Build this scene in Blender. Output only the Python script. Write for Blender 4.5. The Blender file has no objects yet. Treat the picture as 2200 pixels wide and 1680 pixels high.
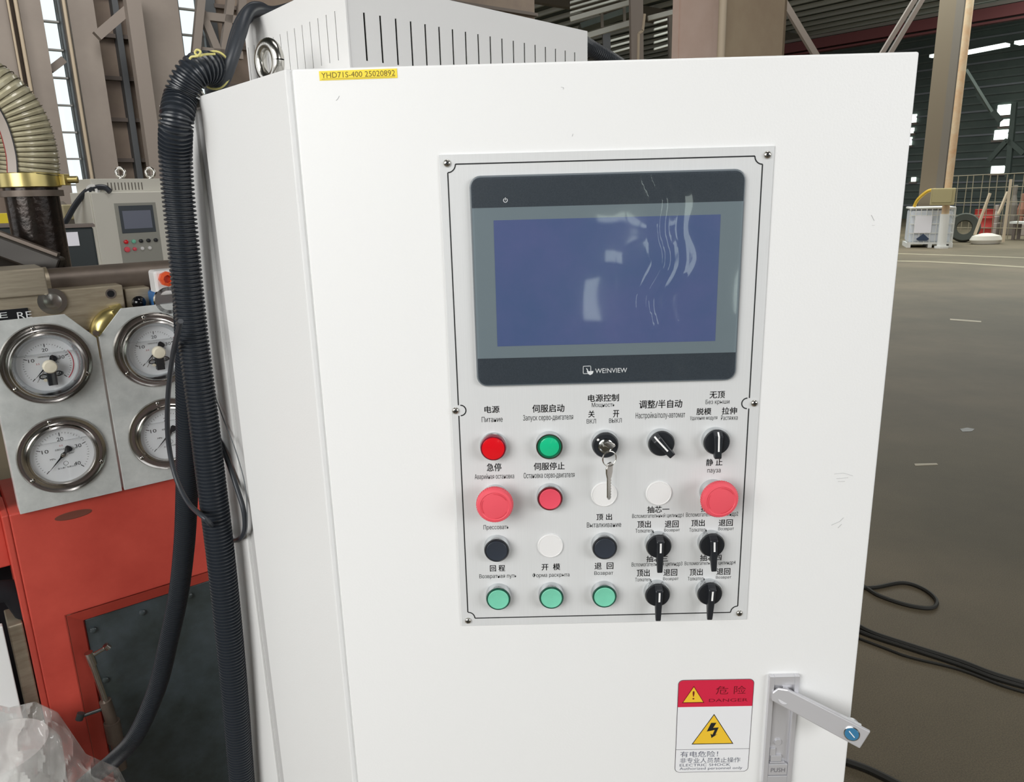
import bpy, bmesh, math, random
from math import sin, cos, pi, radians as R, atan2, sqrt
from mathutils import Vector as V, Matrix, noise
random.seed(7)
SC = bpy.context.scene
COL = SC.collection
H = 1.85                      # eye height above the hall floor
F = 1620.0                    # focal length for a 2200 px wide frame

# ------------------------------------------------------------------ camera
PITCH, ROLL, YAW = R(14.7298), R(-1.53468), R(-0.40559)
CF = V((sin(YAW)*cos(PITCH), cos(YAW)*cos(PITCH), -sin(PITCH)))
CR0 = V((cos(YAW), -sin(YAW), 0)); CU0 = CR0.cross(CF)
CR = CR0*cos(ROLL) + CU0*sin(ROLL); CU = -CR0*sin(ROLL) + CU0*cos(ROLL)
cd = bpy.data.cameras.new('camera'); cam = bpy.data.objects.new('camera', cd); COL.objects.link(cam)
cd.sensor_fit = 'HORIZONTAL'; cd.sensor_width = 36; cd.lens = 36*F/2200; cd.clip_start = .03; cd.clip_end = 400
cam.matrix_world = Matrix(((CR.x, CU.x, -CF.x, 0), (CR.y, CU.y, -CF.y, 0), (CR.z, CU.z, -CF.z, H), (0, 0, 0, 1)))
SC.camera = cam

# ------------------------------------------------------------------ light
SC.view_settings.view_transform = 'Standard'; SC.view_settings.look = 'None'
SC.view_settings.gamma = 1; SC.view_settings.use_curve_mapping = False
SC.view_settings.exposure = 0.12
W = bpy.data.worlds.new('overcast_sky'); SC.world = W; W.use_nodes = True
bg = W.node_tree.nodes['Background']; bg.inputs[0].default_value = (.97, .985, 1, 1); bg.inputs[1].default_value = 1.25
def area(name, loc, target, sx, sy, power, col=(1, 1, 1)):
    l = bpy.data.lights.new(name, 'AREA'); l.shape = 'RECTANGLE'; l.size = sx; l.size_y = sy; l.energy = power; l.color = col
    o = bpy.data.objects.new(name, l); COL.objects.link(o); o.location = loc
    o.rotation_euler = (V(target)-V(loc)).to_track_quat('-Z', 'Y').to_euler(); return o
area('key_light_left', (-2.2, -2.9, H+1.3), (.1, .8, H-.6), 3.6, 2.2, 44, (1, .995, .985))  # added key area light, upper left behind the viewer; no window there
area('fill_light_right', (4.0, -2.6, H+1.1), (.1, .9, H-.3), 2.6, 2.0, 104, (1, 1, 1))  # added area fill from the right, brightens the hood front
area('fill_light_press', (-2.2, -1.9, H+.9), (-1.0, 1.7, H-.6), 2.6, 2.2, 84, (1, .99, .96))  # added area fill that lifts the press and gauge plates
area('hall_fill_near', (9, 15, H+6.6), (9, 16, 0), 12, 4, 480, (1, .97, .9))  # added area light under the closed roof, lifts the nearer hall floor
area('hall_fill_far', (14, 24, H+6.9), (14, 24, 0), 18, 8, 2000, (.95, 1, .95))  # added area light under the closed roof, lifts the far hall
area('fill_light_pillar', (1.0, .5, H+5.5), (2.4, 6, H+1.5), 2.5, 2.5, 110, (1, .97, .94))  # added area fill aimed at the pillar, no roof opening above
area('hall_fill_wall', (-5, 6, H+6.5), (-9, 12, H), 6, 3, 420, (1, .97, .93))  # added area light under the closed roof, lifts the left wall

# ------------------------------------------------------------------ materials
def lin(c): return tuple(((x/255)/12.92 if x/255 <= .04045 else ((x/255+.055)/1.055)**2.4) for x in c)
MATS = {}
def mat(name, c, rough=.5, metal=0, var=.0, scale=20, bump=0, bscale=200, coat=0, alpha=1, trans=0, stretch=None, c2=None, spec=.5, bdist=.001):
    if name in MATS: return MATS[name]
    m = bpy.data.materials.new(name); m.use_nodes = True; nt = m.node_tree; b = nt.nodes['Principled BSDF']
    L = lin(c); b.inputs['Base Color'].default_value = (*L, 1); b.inputs['Roughness'].default_value = rough
    b.inputs['Metallic'].default_value = metal; b.inputs['Coat Weight'].default_value = coat; b.inputs['Alpha'].default_value = alpha
    b.inputs['Transmission Weight'].default_value = trans; b.inputs['Specular IOR Level'].default_value = spec
    tc = nt.nodes.new('ShaderNodeTexCoord'); src = tc.outputs['Object']
    if stretch:
        mp = nt.nodes.new('ShaderNodeMapping'); mp.inputs['Scale'].default_value = stretch; nt.links.new(src, mp.inputs[0]); src = mp.outputs[0]
    if var or c2:
        n = nt.nodes.new('ShaderNodeTexNoise'); n.inputs['Scale'].default_value = scale; n.inputs['Detail'].default_value = 6; n.inputs['Roughness'].default_value = .65
        nt.links.new(src, n.inputs['Vector'])
        r = nt.nodes.new('ShaderNodeValToRGB'); nt.links.new(n.outputs[0], r.inputs[0])
        A = L if not c2 else L; B = lin(c2) if c2 else tuple(min(1, x*(1+var)) for x in L)
        if not c2: A = tuple(x*(1-var) for x in L)
        r.color_ramp.elements[0].position = .32; r.color_ramp.elements[1].position = .68
        r.color_ramp.elements[0].color = (*A, 1); r.color_ramp.elements[1].color = (*B, 1)
        nt.links.new(r.outputs[0], b.inputs['Base Color'])
    if bump:
        n2 = nt.nodes.new('ShaderNodeTexNoise'); n2.inputs['Scale'].default_value = bscale; n2.inputs['Detail'].default_value = 3
        nt.links.new(src, n2.inputs['Vector']); bp = nt.nodes.new('ShaderNodeBump'); bp.inputs['Strength'].default_value = bump; bp.inputs['Distance'].default_value = bdist
        nt.links.new(n2.outputs[0], bp.inputs['Height']); nt.links.new(bp.outputs[0], b.inputs['Normal'])
    MATS[name] = m; return m
def clear(name, fac, rough, tint=(255, 255, 255)):   # thin clear sheet: lets light through, mirrors a little
    m = bpy.data.materials.new(name); m.use_nodes = True; nt = m.node_tree; nt.nodes.clear(); o = nt.nodes.new('ShaderNodeOutputMaterial')
    t = nt.nodes.new('ShaderNodeBsdfTransparent'); t.inputs[0].default_value = (*lin(tint), 1); g = nt.nodes.new('ShaderNodeBsdfGlossy'); g.inputs['Roughness'].default_value = rough
    f = nt.nodes.new('ShaderNodeLayerWeight'); f.inputs[0].default_value = .5; p5 = nt.nodes.new('ShaderNodeMath'); p5.operation = 'POWER'; p5.inputs[1].default_value = 5; nt.links.new(f.outputs['Facing'], p5.inputs[0]); a = nt.nodes.new('ShaderNodeMath'); a.operation = 'MULTIPLY_ADD'; a.inputs[1].default_value = .8; a.inputs[2].default_value = fac+.04; nt.links.new(p5.outputs[0], a.inputs[0])
    x = nt.nodes.new('ShaderNodeMixShader'); nt.links.new(a.outputs[0], x.inputs[0]); nt.links.new(t.outputs[0], x.inputs[1]); nt.links.new(g.outputs[0], x.inputs[2]); nt.links.new(x.outputs[0], o.inputs[0]); return m
def emit(name, c, s):
    m = mat(name, c); b = m.node_tree.nodes['Principled BSDF']; b.inputs['Emission Color'].default_value = (*lin(c), 1); b.inputs['Emission Strength'].default_value = s; return m
WHITE = mat('white_powder_coat', (240, 241, 241), .42, bump=.25, bscale=420, bdist=.0006)
WHITE2 = mat('white_powder_coat_hood', (238, 238, 237), .5, bump=.15, bscale=420, bdist=.0005)
GAPW = mat('white_paint_recess_shade', (196, 196, 196), .6)  # cabinet white greyed: shade of the gaps put into the colour
DARKIN = mat('dark_interior', (14, 15, 22), .9)  # near-black: shade of holes and recesses as colour, also for black parts
PLATE = mat('brushed_aluminium', (219, 221, 222), .42, .05, var=.02, scale=14, stretch=(60, 1, 1), bump=.08, bscale=60, bdist=.0003)
INK = mat('black_print', (26, 28, 31), .6)
BEZ = mat('screen_bezel', (64, 72, 80), .32, c2=(50, 58, 66), scale=900)
BEZG = mat('screen_mask_grey', (116, 130, 137), .3)
LCD = mat('lcd_glass', (78, 98, 138), .16, c2=(92, 102, 146), scale=9)
LOGO = mat('logo_print', (235, 238, 240), .5)
CHROME = mat('satin_chrome', (205, 208, 210), .17, 1)
CHROME2 = mat('bright_steel', (198, 196, 190), .22, 1)
BLKP = mat('black_plastic', (34, 37, 42), .38)
BLKC = mat('black_button_cap', (52, 58, 68), .3)
REDL = mat('red_lamp_lens', (226, 22, 34), .18, coat=.5)
REDD = mat('red_lamp_rim', (120, 22, 44), .2, coat=.6)
GRNL = mat('green_lamp_lens', (30, 196, 140), .2, coat=.4)
GRND = mat('green_lamp_rim', (16, 110, 78), .25)
REDC = mat('red_push_cap', (236, 84, 104), .35)
REDE = mat('red_mushroom_cap', (238, 88, 102), .5)
REDR = mat('dark_red_rim', (96, 14, 26), .3)
GRNC = mat('mint_push_cap', (124, 210, 180), .35, var=.05, scale=60)
GRNR = mat('dark_green_rim', (10, 74, 58), .3)
PLUG = mat('white_plug_plastic', (236, 236, 236), .35)
WMARK = mat('white_marking', (242, 242, 242), .4)
YEL = mat('yellow_label_tape', (250, 224, 60), .5)
YINK = mat('label_tape_ink', (110, 92, 20), .6)
STW = mat('sticker_white', (238, 239, 242), .4); STR = mat('sticker_red', (214, 40, 72), .4)
STY = mat('sticker_yellow', (245, 200, 56), .4); STDR = mat('sticker_dark_red', (120, 14, 30), .5)
STGREY = mat('sticker_grey_ink', (92, 96, 112), .5)
ZINC = mat('cast_zinc', (212, 212, 216), .34, .4); ZINCD = mat('cast_zinc_shaded', (150, 150, 160), .4, .6)
BLUE = mat('blue_lock_face', (58, 120, 160), .35)
GALV = mat('galvanised_sheet', (198, 203, 202), .4, .2, c2=(226, 230, 229), scale=16, bump=.05, bscale=30)
SSTEEL = mat('polished_flange_steel', (186, 182, 178), .16, 1)
DIAL = mat('dial_white', (240, 244, 248), .4)
GLASS = clear('gauge_glass', .0, .02)
OIL = mat('gauge_glycerine', (205, 210, 215), .1, alpha=.25)
PRED = mat('press_red_paint', (196, 72, 60), .5, c2=(212, 84, 70), scale=7, bump=.2, bscale=45)
PDARK = mat('dark_green_steel', (54, 62, 60), .24, c2=(78, 88, 94), scale=6, coat=.4, bump=.1, bscale=60)
OSTEEL = mat('oily_steel', (158, 146, 126), .42, .45, c2=(186, 176, 156), scale=12, stretch=(1, 8, 1))
OSTEEL2 = mat('oily_steel_dark', (96, 86, 78), .42, .3, c2=(116, 104, 94), scale=14)
DPIPE = mat('dark_oily_pipe', (58, 46, 40), .22, .45, c2=(34, 30, 28), scale=18, bump=.5, bscale=70, bdist=.002)
BRASS = mat('brass_clamp', (206, 190, 128), .3, .9)
RUBBER = mat('black_rubber', (44, 48, 56), .36)
CABLE = mat('black_cable', (52, 56, 62), .42)
HOSE = mat('corrugated_hose_plastic', (42, 47, 54), .33, spec=.7)
TIE = mat('yellow_wire_tie', (214, 206, 130), .4)
CLEARH = mat('clear_hose_wall', (206, 200, 172), .18, c2=(186, 178, 148), scale=40, coat=.4)
WIRE = mat('hose_wire', (92, 86, 66), .35, .6)
HRED = mat('hose_red_line', (150, 50, 46), .5); HSTR = mat('hose_stripe', (178, 168, 160), .4)
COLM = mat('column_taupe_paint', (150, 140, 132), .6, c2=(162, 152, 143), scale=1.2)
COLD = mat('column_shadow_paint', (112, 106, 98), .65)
WALLM = mat('wall_brown_sheet', (142, 126, 116), .7, c2=(158, 142, 126), scale=2)
PIPEC = mat('cream_pipe', (200, 184, 160), .5); PIPER = mat('rusty_pipe', (196, 152, 112), .6, c2=(206, 190, 160), scale=2.5)
GIRT = mat('girt_steel', (112, 102, 96), .6); BLUEP = mat('grey_blue_downpipe', (104, 108, 112), .5)
WPANE = clear('window_pane_glass', .02, .05, (244, 250, 250))
GREENW = mat('dark_green_sheet', (58, 70, 66), .6, c2=(74, 84, 78), scale=.6)
ROOFM = mat('roof_sheet', (66, 76, 74), .6, c2=(84, 92, 86), scale=.5)  # dark green tone carries the shade under the roof in its colour
PURL = mat('purlin_steel', (190, 192, 184), .5)
BRAK = mat('brace_steel', (152, 142, 134), .6)
CRANE = mat('crane_red', (84, 30, 30), .6)
PILP = mat('pillar_pink_paint', (196, 172, 158), .6, c2=(206, 184, 172), scale=3); PILT = mat('pillar_tan_paint', (168, 148, 124), .6, c2=(178, 160, 134), scale=3)
FENC = mat('rusty_mesh_bar', (140, 132, 112), .6)
BAGP = mat('clear_plastic_wrap', (226, 226, 222), .1, alpha=.3, spec=1.0, coat=.6)
BEIGE = mat('beige_enamel', (220, 218, 208), .5)
IBCW = mat('ibc_translucent', (212, 220, 230), .4, c2=(226, 230, 238), scale=2); IBCL = mat('ibc_label', (238, 238, 246), .5)
IBCF = mat('ibc_cage_steel', (226, 227, 224), .45); DBLUE = mat('dark_blue_print', (50, 66, 92), .6)
REDDR = mat('red_drum_paint', (168, 52, 46), .5); TYRE = mat('tyre_rubber', (70, 74, 68), .8)
SACK = mat('white_sack', (214, 210, 200), .7); JBOX = mat('junction_box_tan', (172, 162, 122), .6); YHOSE = mat('yellow_hose', (206, 168, 50), .5)
RUSTB = mat('rusty_parts', (146, 104, 86), .8); LAMP = emit('daylight_panel', (240, 255, 246), 2.2)
ORANGE = mat('orange_fitting', (232, 92, 48), .4); BLUEV = mat('blue_valve', (52, 110, 170), .4)
def floor_mat():
    m = mat('oil_stained_concrete', (106, 97, 80), .66, c2=(124, 113, 93), scale=.9, bump=.2, bscale=140, bdist=.002); nt = m.node_tree
    b = nt.nodes['Principled BSDF']; old = b.inputs['Base Color'].links[0].from_socket
    tc = [n for n in nt.nodes if n.type == 'TEX_COORD'][0]
    n = nt.nodes.new('ShaderNodeTexNoise'); n.inputs['Scale'].default_value = 220; n.inputs['Detail'].default_value = 4; nt.links.new(tc.outputs['Object'], n.inputs[0])
    n2 = nt.nodes.new('ShaderNodeTexNoise'); n2.inputs['Scale'].default_value = .35; n2.inputs['Detail'].default_value = 3; nt.links.new(tc.outputs['Object'], n2.inputs[0])
    r = nt.nodes.new('ShaderNodeValToRGB'); nt.links.new(n.outputs[0], r.inputs[0]); r.color_ramp.elements[0].position = .35; r.color_ramp.elements[1].position = .65
    r.color_ramp.elements[0].color = (.72, .72, .72, 1); r.color_ramp.elements[1].color = (1.15, 1.13, 1.08, 1)
    r2 = nt.nodes.new('ShaderNodeValToRGB'); nt.links.new(n2.outputs[0], r2.inputs[0]); r2.color_ramp.elements[0].position = .38; r2.color_ramp.elements[1].position = .6
    r2.color_ramp.elements[0].color = (.72, .74, .7, 1); r2.color_ramp.elements[1].color = (1, 1, 1, 1)
    last = old
    for s in (r.outputs[0], r2.outputs[0]):
        mx = nt.nodes.new('ShaderNodeMix'); mx.data_type = 'RGBA'; mx.blend_type = 'MULTIPLY'; mx.inputs[0].default_value = 1
        nt.links.new(last, mx.inputs[6]); nt.links.new(s, mx.inputs[7]); last = mx.outputs[2]
    nt.links.new(last, b.inputs['Base Color']); return m
FLOORM = floor_mat()

# ------------------------------------------------------------------ mesh helpers
def T(x, y, z): return Matrix.Translation((x, y, z))
class MB:
    def __init__(s): s.v = []; s.f = []
    def add(s, vs, fs, M=None):
        o = len(s.v); s.v += [tuple(M @ V(p)) if M else tuple(p) for p in vs]; s.f += [tuple(i+o for i in f) for f in fs]; return s
    def box(s, x0, x1, y0, y1, z0, z1, M=None):
        vs = [(x, y, z) for z in (z0, z1) for y in (y0, y1) for x in (x0, x1)]
        return s.add(vs, [(0, 2, 3, 1), (4, 5, 7, 6), (0, 1, 5, 4), (2, 6, 7, 3), (0, 4, 6, 2), (1, 3, 7, 5)], M)
    def lathe(s, prof, n=32, M=None, cap0=True, cap1=True, a0=0, a1=2*pi):
        vs = []; fs = []; full = abs(a1-a0-2*pi) < 1e-6; m = n if full else n+1
        for r, z in prof:
            for k in range(m):
                a = a0+(a1-a0)*k/n; vs.append((r*cos(a), r*sin(a), z))
        for i in range(len(prof)-1):
            for k in range(n if full else n):
                k2 = (k+1) % m; fs.append((i*m+k, i*m+k2, (i+1)*m+k2, (i+1)*m+k))
        if full and cap0: fs.append(tuple(range(m-1, -1, -1)))
        if full and cap1: fs.append(tuple((len(prof)-1)*m+k for k in range(m)))
        return s.add(vs, fs, M)
    def cyl(s, p0, p1, r0, r1=None, n=12, M=None):
        p0 = V(p0); p1 = V(p1); r1 = r0 if r1 is None else r1; d = p1-p0
        Q = T(*p0) @ d.to_track_quat('Z', 'Y').to_matrix().to_4x4()
        return s.lathe([(r0, 0), (r1, d.length)], n, (M @ Q) if M else Q)
    def prism(s, pts, z0, z1, M=None):
        n = len(pts); vs = [(x, y, z0) for x, y in pts]+[(x, y, z1) for x, y in pts]
        fs = [tuple(range(n-1, -1, -1)), tuple(range(n, 2*n))]+[(i, (i+1) % n, n+(i+1) % n, n+i) for i in range(n)]
        return s.add(vs, fs, M)
    def tube(s, pts, rad, n=10, M=None, caps=True):
        pts = [V(p) for p in pts]; up = None; vs = []; fs = []
        for i, p in enumerate(pts):
            t = (pts[min(i+1, len(pts)-1)]-pts[max(i-1, 0)]).normalized()
            if up is None: up = t.orthogonal().normalized()
            up = (up-t*up.dot(t)).normalized(); w = t.cross(up); r = rad[i] if isinstance(rad, (list, tuple)) else rad
            for k in range(n):
                a = 2*pi*k/n; vs.append(tuple(p+up*(r*cos(a))+w*(r*sin(a))))
        for i in range(len(pts)-1):
            for k in range(n): fs.append((i*n+k, i*n+(k+1) % n, (i+1)*n+(k+1) % n, (i+1)*n+k))
        if caps: fs += [tuple(range(n-1, -1, -1)), tuple((len(pts)-1)*n+k for k in range(n))]
        return s.add(vs, fs, M)
    def bar(s, p0, p1, w, h=None):
        p0 = V(p0); p1 = V(p1); h = h or w; d = p1-p0; Q = T(*p0) @ d.to_track_quat('Z', 'Y').to_matrix().to_4x4()
        return s.box(-w/2, w/2, -h/2, h/2, 0, d.length, Q)
    def build(s, name, m, parent=None, smooth=False, bevel=0, seg=2, M=None):
        me = bpy.data.meshes.new(name); me.from_pydata(s.v, [], s.f); me.update()
        bm = bmesh.new(); bm.from_mesh(me); bmesh.ops.recalc_face_normals(bm, faces=bm.faces); bm.to_mesh(me); bm.free()
        me.materials.append(m); o = bpy.data.objects.new(name, me); COL.objects.link(o)
        if parent: o.parent = parent
        if M: o.matrix_world = M
        if smooth: me.shade_smooth(); me.set_sharp_from_angle(angle=R(40))
        if bevel:
            b = o.modifiers.new('bevel', 'BEVEL'); b.width = bevel; b.segments = seg; b.limit_method = 'ANGLE'; b.angle_limit = R(35)
        return o
def tag(o, label=None, cat=None, group=None, kind=None):
    if label: o['label'] = label
    if cat: o['category'] = cat
    if group: o['group'] = group
    if kind: o['kind'] = kind
    return o
def thing(name, label, cat, M=None, group=None):
    o = bpy.data.objects.new(name, None); COL.objects.link(o); o.empty_display_size = .02
    if M: o.matrix_world = M
    return tag(o, label, cat, group)
def struct(o, kind='structure'): o['kind'] = kind; return o
def copy_tree(o, parent=None):
    c = o.copy(); COL.objects.link(c)
    if parent: c.parent = parent
    for ch in [x for x in o.children]: copy_tree(ch, c)
    return c
def frame(x, y, psi, z=H):    # vertical plane frame: X right, Y up, Z out of the surface
    u = V((cos(psi), sin(psi), 0)); n = V((sin(psi), -cos(psi), 0))
    return Matrix(((u.x, 0, n.x, x), (u.y, 0, n.y, y), (0, 1, 0, z), (0, 0, 0, 1)))
def ray(px, py): return CF+CR*((px-1100)/F)-CU*((py-840)/F)
EYE = V((0, 0, H))
def hit(fr, px, py, off=0):   # where a sight line meets the plane of a frame, in that frame's coordinates
    inv = fr.inverted(); o = inv @ EYE; d = inv.to_3x3() @ ray(px, py); t = (off-o.z)/d.z; p = o+d*t; return p
def onz(px, py, z):
    d = ray(px, py); return EYE+d*((z-H)/d.z)
def ondepth(px, py, Y):
    d = ray(px, py); return EYE+d*(Y/d.y)
def spline(pts, n):
    pts = [V(p) for p in pts]; out = []; P = [pts[0]*2-pts[1]]+pts+[pts[-1]*2-pts[-2]]
    segs = len(pts)-1
    for i in range(segs):
        a, b, c, d = P[i:i+4]
        for k in range(n):
            t = k/n; out.append(.5*((2*b)+(-a+c)*t+(2*a-5*b+4*c-d)*t*t+(-a+3*b-3*c+d)*t**3))
    out.append(pts[-1]); return out
def resample(pts, step):
    out = [pts[0].copy()]; acc = 0
    for i in range(1, len(pts)):
        a, b = pts[i-1], pts[i]; L = (b-a).length; s = 0
        while L > 1e-9 and acc+(L-s) >= step:
            s += step-acc; out.append(a.lerp(b, s/L)); acc = 0
        acc += L-s
    return out

# ------------------------------------------------------------------ lettering (flat print)
TXT = {}
def prep(strings, off=0.0):
    objs = []
    for s in strings:
        if (s, off) in TXT: continue
        c = bpy.data.curves.new('lettering', 'FONT'); c.body = s; c.size = 1; c.resolution_u = 3; c.offset = off
        o = bpy.data.objects.new('lettering', c); COL.objects.link(o); objs.append((s, o))
    bpy.context.view_layer.update(); dg = bpy.context.evaluated_depsgraph_get()
    for s, o in objs:
        me = bpy.data.meshes.new_from_object(o.evaluated_get(dg)); TXT[(s, off)] = ([v.co.copy() for v in me.vertices], [tuple(p.vertices) for p in me.polygons])
        c = o.data; bpy.data.objects.remove(o); bpy.data.curves.remove(c); bpy.data.meshes.remove(me)
def text_mb(mb, s, x0, x1, y0, y1, z=.0002, off=0.0, ang=0):
    if (s, off) not in TXT: prep([s], off)
    vs, fs = TXT[(s, off)]
    if not vs: return
    ax, bx = min(v.x for v in vs), max(v.x for v in vs); ay, by = min(v.y for v in vs), max(v.y for v in vs)
    cx, cy = (x0+x1)/2, (y0+y1)/2; Q = T(cx, cy, z) @ Matrix.Rotation(ang, 4, 'Z')
    mb.add([((v.x-ax)/(bx-ax)*(x1-x0)-(x1-x0)/2, (v.y-ay)/max(by-ay, 1e-6)*(y1-y0)-(y1-y0)/2, 0) for v in vs], fs, Q)
CAPS = [  # text, left px, right px, top px, bottom px as printed on the plate
('电源',1041,1073,871,886),('Питание',1035,1080,894,905.5),('伺服启动',1143.6,1212,867.6,884.5),('Запуск серво-двигателя',1123.6,1231,889,904.5),
('急停',1046,1077,994,1011),('Аварийная остановка',1020,1104.5,1016,1030),('伺服停止',1146.7,1212.7,992,1008),('Остановка серво-двигателя',1125,1234,1013,1028),
('电源控制',1263,1329,846,861.5),('Мощность',1271,1320,863.6,875),('关',1263.6,1277,881,895.5),('ВКЛ',1260,1280,899,908.5),
('开',1316.7,1329.5,880,895.5),('ВЫКЛ',1308,1335,897.5,907),('调整/半自动',1372.7,1464.5,858,875.5),('Настройка/полу-автомат',1365,1471,883.6,900),
('无顶',1523.6,1556,839.6,854.5),('Без крыши',1515,1566,857,869),('脱模',1495.5,1527,875.5,890),('拉伸',1550,1582,873.6,889),
('Удаление модуля',1481.5,1540,892,902.7),('Растяжка',1548,1583.6,891,901),('静 止',1516,1551,984.5,999),('пауза',1518.7,1547,1006,1016.5),
('抽芯一',1390,1437,1085.5,1100),('Вспомогательный цилиндр1',1357.6,1467.6,1101,1112.5),('抽芯二',1505,1550,1083,1097.5),('Вспомогательный цилиндр2',1473,1584.7,1098,1110),
('顶出',1368.8,1397.4,1117,1132),('退回',1427.6,1457,1117,1131.5),('Толкатель',1364.6,1404,1134,1142.6),('Возврат',1426,1459.6,1133.5,1141.5),
('顶出',1484.5,1513,1114.6,1129),('退回',1543,1573,1114.5,1128.5),('Толкатель',1480,1517.6,1132,1140.5),('Возврат',1542,1575.6,1130.5,1139),
('抽芯三',1388,1434,1192,1205.4),('Вспомогательный цилиндр3',1356.5,1465,1205,1216.5),('抽芯四',1503,1548.7,1189.4,1203),('Вспомогательный цилиндр4',1470,1579,1203,1213.5),
('顶出',1367.6,1395,1221,1236.5),('退回',1425,1454,1221,1235),('Толкатель',1364,1399,1239,1247),('Возврат',1424,1457,1238,1246),
('顶出',1481,1508.7,1219.7,1234.5),('退回',1538.6,1567.7,1219,1233),('Толкатель',1476.7,1513.4,1237,1245),('Возврат',1537,1570,1235,1242.5),
('Прессовать',1039,1093,1125.7,1138),('回 程',1053,1085,1212,1225.5),('Возвратная путь',1030,1109.7,1231,1242),('开  模',1163.5,1203,1209,1223),
('Форма раскрыта',1144,1223,1228.5,1239.5),('顶 出',1281,1314,1102,1115.7),('Выталкивание',1260.5,1334,1120,1131),('退  回',1277,1317,1207,1221),('Возврат',1276.5,1317,1225,1235)]
prep([c[0] for c in CAPS], .0)
prep(['10', '20', '30', '40', 'MPa', 'bar', '抗震压力表', '抗震电接点压力表', '2.5', '压力表厂有限公司', '危 险', 'DANGER', '有电危险！', '非专业人员禁止操作', 'ELECTRIC SHOCK', 'Authorized personnel only', 'YHD71S-400 25020892', 'WE!NVIEW', 'PUSH', '!'])

E1 = V((sin(R(52)), cos(R(52)), 0)); E2 = V((-sin(R(38)), cos(R(38)), 0))
# ================================================================== hall structure
struct(MB().box(-45, 90, -30, 100, -.2, 0).build('floor', FLOORM))
ROOFZ = H+7.7
B4 = Matrix(((E1.x, E2.x, 0, 0), (E1.y, E2.y, 0, 0), (0, 0, 1, 0), (0, 0, 0, 1)))   # building axes
_c = MB(); _c.box(-14, 42, -26, 14.4, ROOFZ, ROOFZ+.15, B4); _c.box(14, 42, 14.4, 42, ROOFZ, ROOFZ+.15, B4); ceil_ = struct(_c.build('ceiling', ROOFM))
for i in range(23):
    MB().box(14.2+i*1.16, 14.34+i*1.16, -26, 40, ROOFZ-.2, ROOFZ-.02, B4).build('purlin', PURL, ceil_)
for i in range(5):
    MB().box(15, 41, -20+i*11, -19.7+i*11, ROOFZ-.75, ROOFZ-.2, B4).build('rafter_beam', COLD, ceil_)
# left wall: cladding between window strips
LW = frame(E2.x*14, E2.y*14, R(38)); LWI = LW.inverted()
def lx(px, off=0, py=0): return hit(LW, px, py, off).x
xa, xb, xc, xd = lx(80), lx(122), lx(380), lx(428)
TOP = ROOFZ-H; ENDX = hit(LW, 1150, 120).x
wl = MB()
wl.box(-14, xa, -H, TOP, -.3, 0); wl.box(xb, xc, -H, TOP, -.3, 0); wl.box(xd, ENDX, -H, TOP, -.3, 0)
for x0, x1 in ((xa, xb), (xc, xd)): wl.box(x0, x1, -H, -.4, -.3, 0)
wall_left = struct(wl.build('wall_left', WALLM, M=LW))
for wi, (x0, x1) in enumerate(((xa, xb), (xc, xd))):
    w = struct(MB().box(x0, x1, -.4, TOP, -.2, -.18).build('window_%d' % (wi+1), WPANE, M=LW))
    for k in range(20):
        y = -.1+k*.4
        MB().box(x0, x1, y-.012, y+.012, -.22, -.12).build('glazing_bar', IBCF, w)
    fr = MB(); fr.box(x0-.06, x0, -.4, TOP, -.3, .06); fr.box(x1, x1+.22, -.4, TOP, -.3, .1); fr.build('window_frame', BLUEP, w)
for k in range(22):
    y = -.6+k*.62
    g = MB().box(xb+.2, xc-.1, y, y+.06, 0, .12).build('girt', GIRT, wall_left)
for k in range(22):
    y = -.6+k*.62
    MB().box(xd+.2, ENDX, y, y+.06, 0, .12).build('girt', GIRT, wall_left)
MB().box(lx(233), lx(246), -H, TOP, 0, .2).build('downpipe', BLUEP, wall_left)
def column(px0, px1, off, mt, label, d=.5):
    x0, x1 = lx(px0, off), lx(px1, off); o = thing('steel_column', label, 'column', LW @ T((x0+x1)/2, -H, 0), 'steel columns along the left wall')
    w = (x1-x0)/2; hh = TOP+H
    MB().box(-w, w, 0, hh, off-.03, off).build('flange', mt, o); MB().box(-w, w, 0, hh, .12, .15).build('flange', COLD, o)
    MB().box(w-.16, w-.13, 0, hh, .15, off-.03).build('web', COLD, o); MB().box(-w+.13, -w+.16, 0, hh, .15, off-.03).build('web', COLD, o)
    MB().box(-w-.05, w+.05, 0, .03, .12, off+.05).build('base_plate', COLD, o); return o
column(-60, 12, .6, COLM, 'taupe steel column cut off by the left edge of the picture')
column(38, 86, .6, COLM, 'taupe steel column just left of the tall bright window strip')
column(144, 200, .7, COLM, 'wide taupe steel column right of the tall bright window strip')
column(291, 381, .8, COLM, 'widest taupe steel column behind the black corrugated hose')
def vpipe(px0, px1, off, mt, label):
    x0, x1 = lx(px0, off), lx(px1, off)
    o = MB().cyl((0, 0, 0), (0, 0, TOP+H), (x1-x0)/2, n=10).build('pipe', mt, M=Matrix.Translation(LW @ V(((x0+x1)/2, -H, off))), smooth=True); return tag(o, label, 'pipe', 'thin pipes running up the left wall')
vpipe(13, 19, .75, PIPEC, 'thin cream pipe up the wall at the far left'); vpipe(28, 37, .75, PIPEC, 'cream pipe up the wall, beside the far left column')
vpipe(132, 140, .95, PIPEC, 'cream conduit on the wall right of the bright window strip')
def barset(name, ends, w, mt, label, cat, group):
    if len(ends) == 1: return tag(MB().bar(*ends[0], w).build(name, mt), label, cat, group)
    g = thing(name, label, cat, T(*ends[0][1]), group); o = ends[0][1]
    for p, q in ends: MB().bar(p-o, q-o, w).build('bar', mt, g)
    return g
def bracebar(name, fr, pts, w, mt, label, cat, off=0, group=None):
    return barset(name, [(fr @ hit(fr, a, b, off), fr @ hit(fr, c, d, off)) for (a, b, c, d) in pts], w, mt, label, cat, group)
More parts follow.
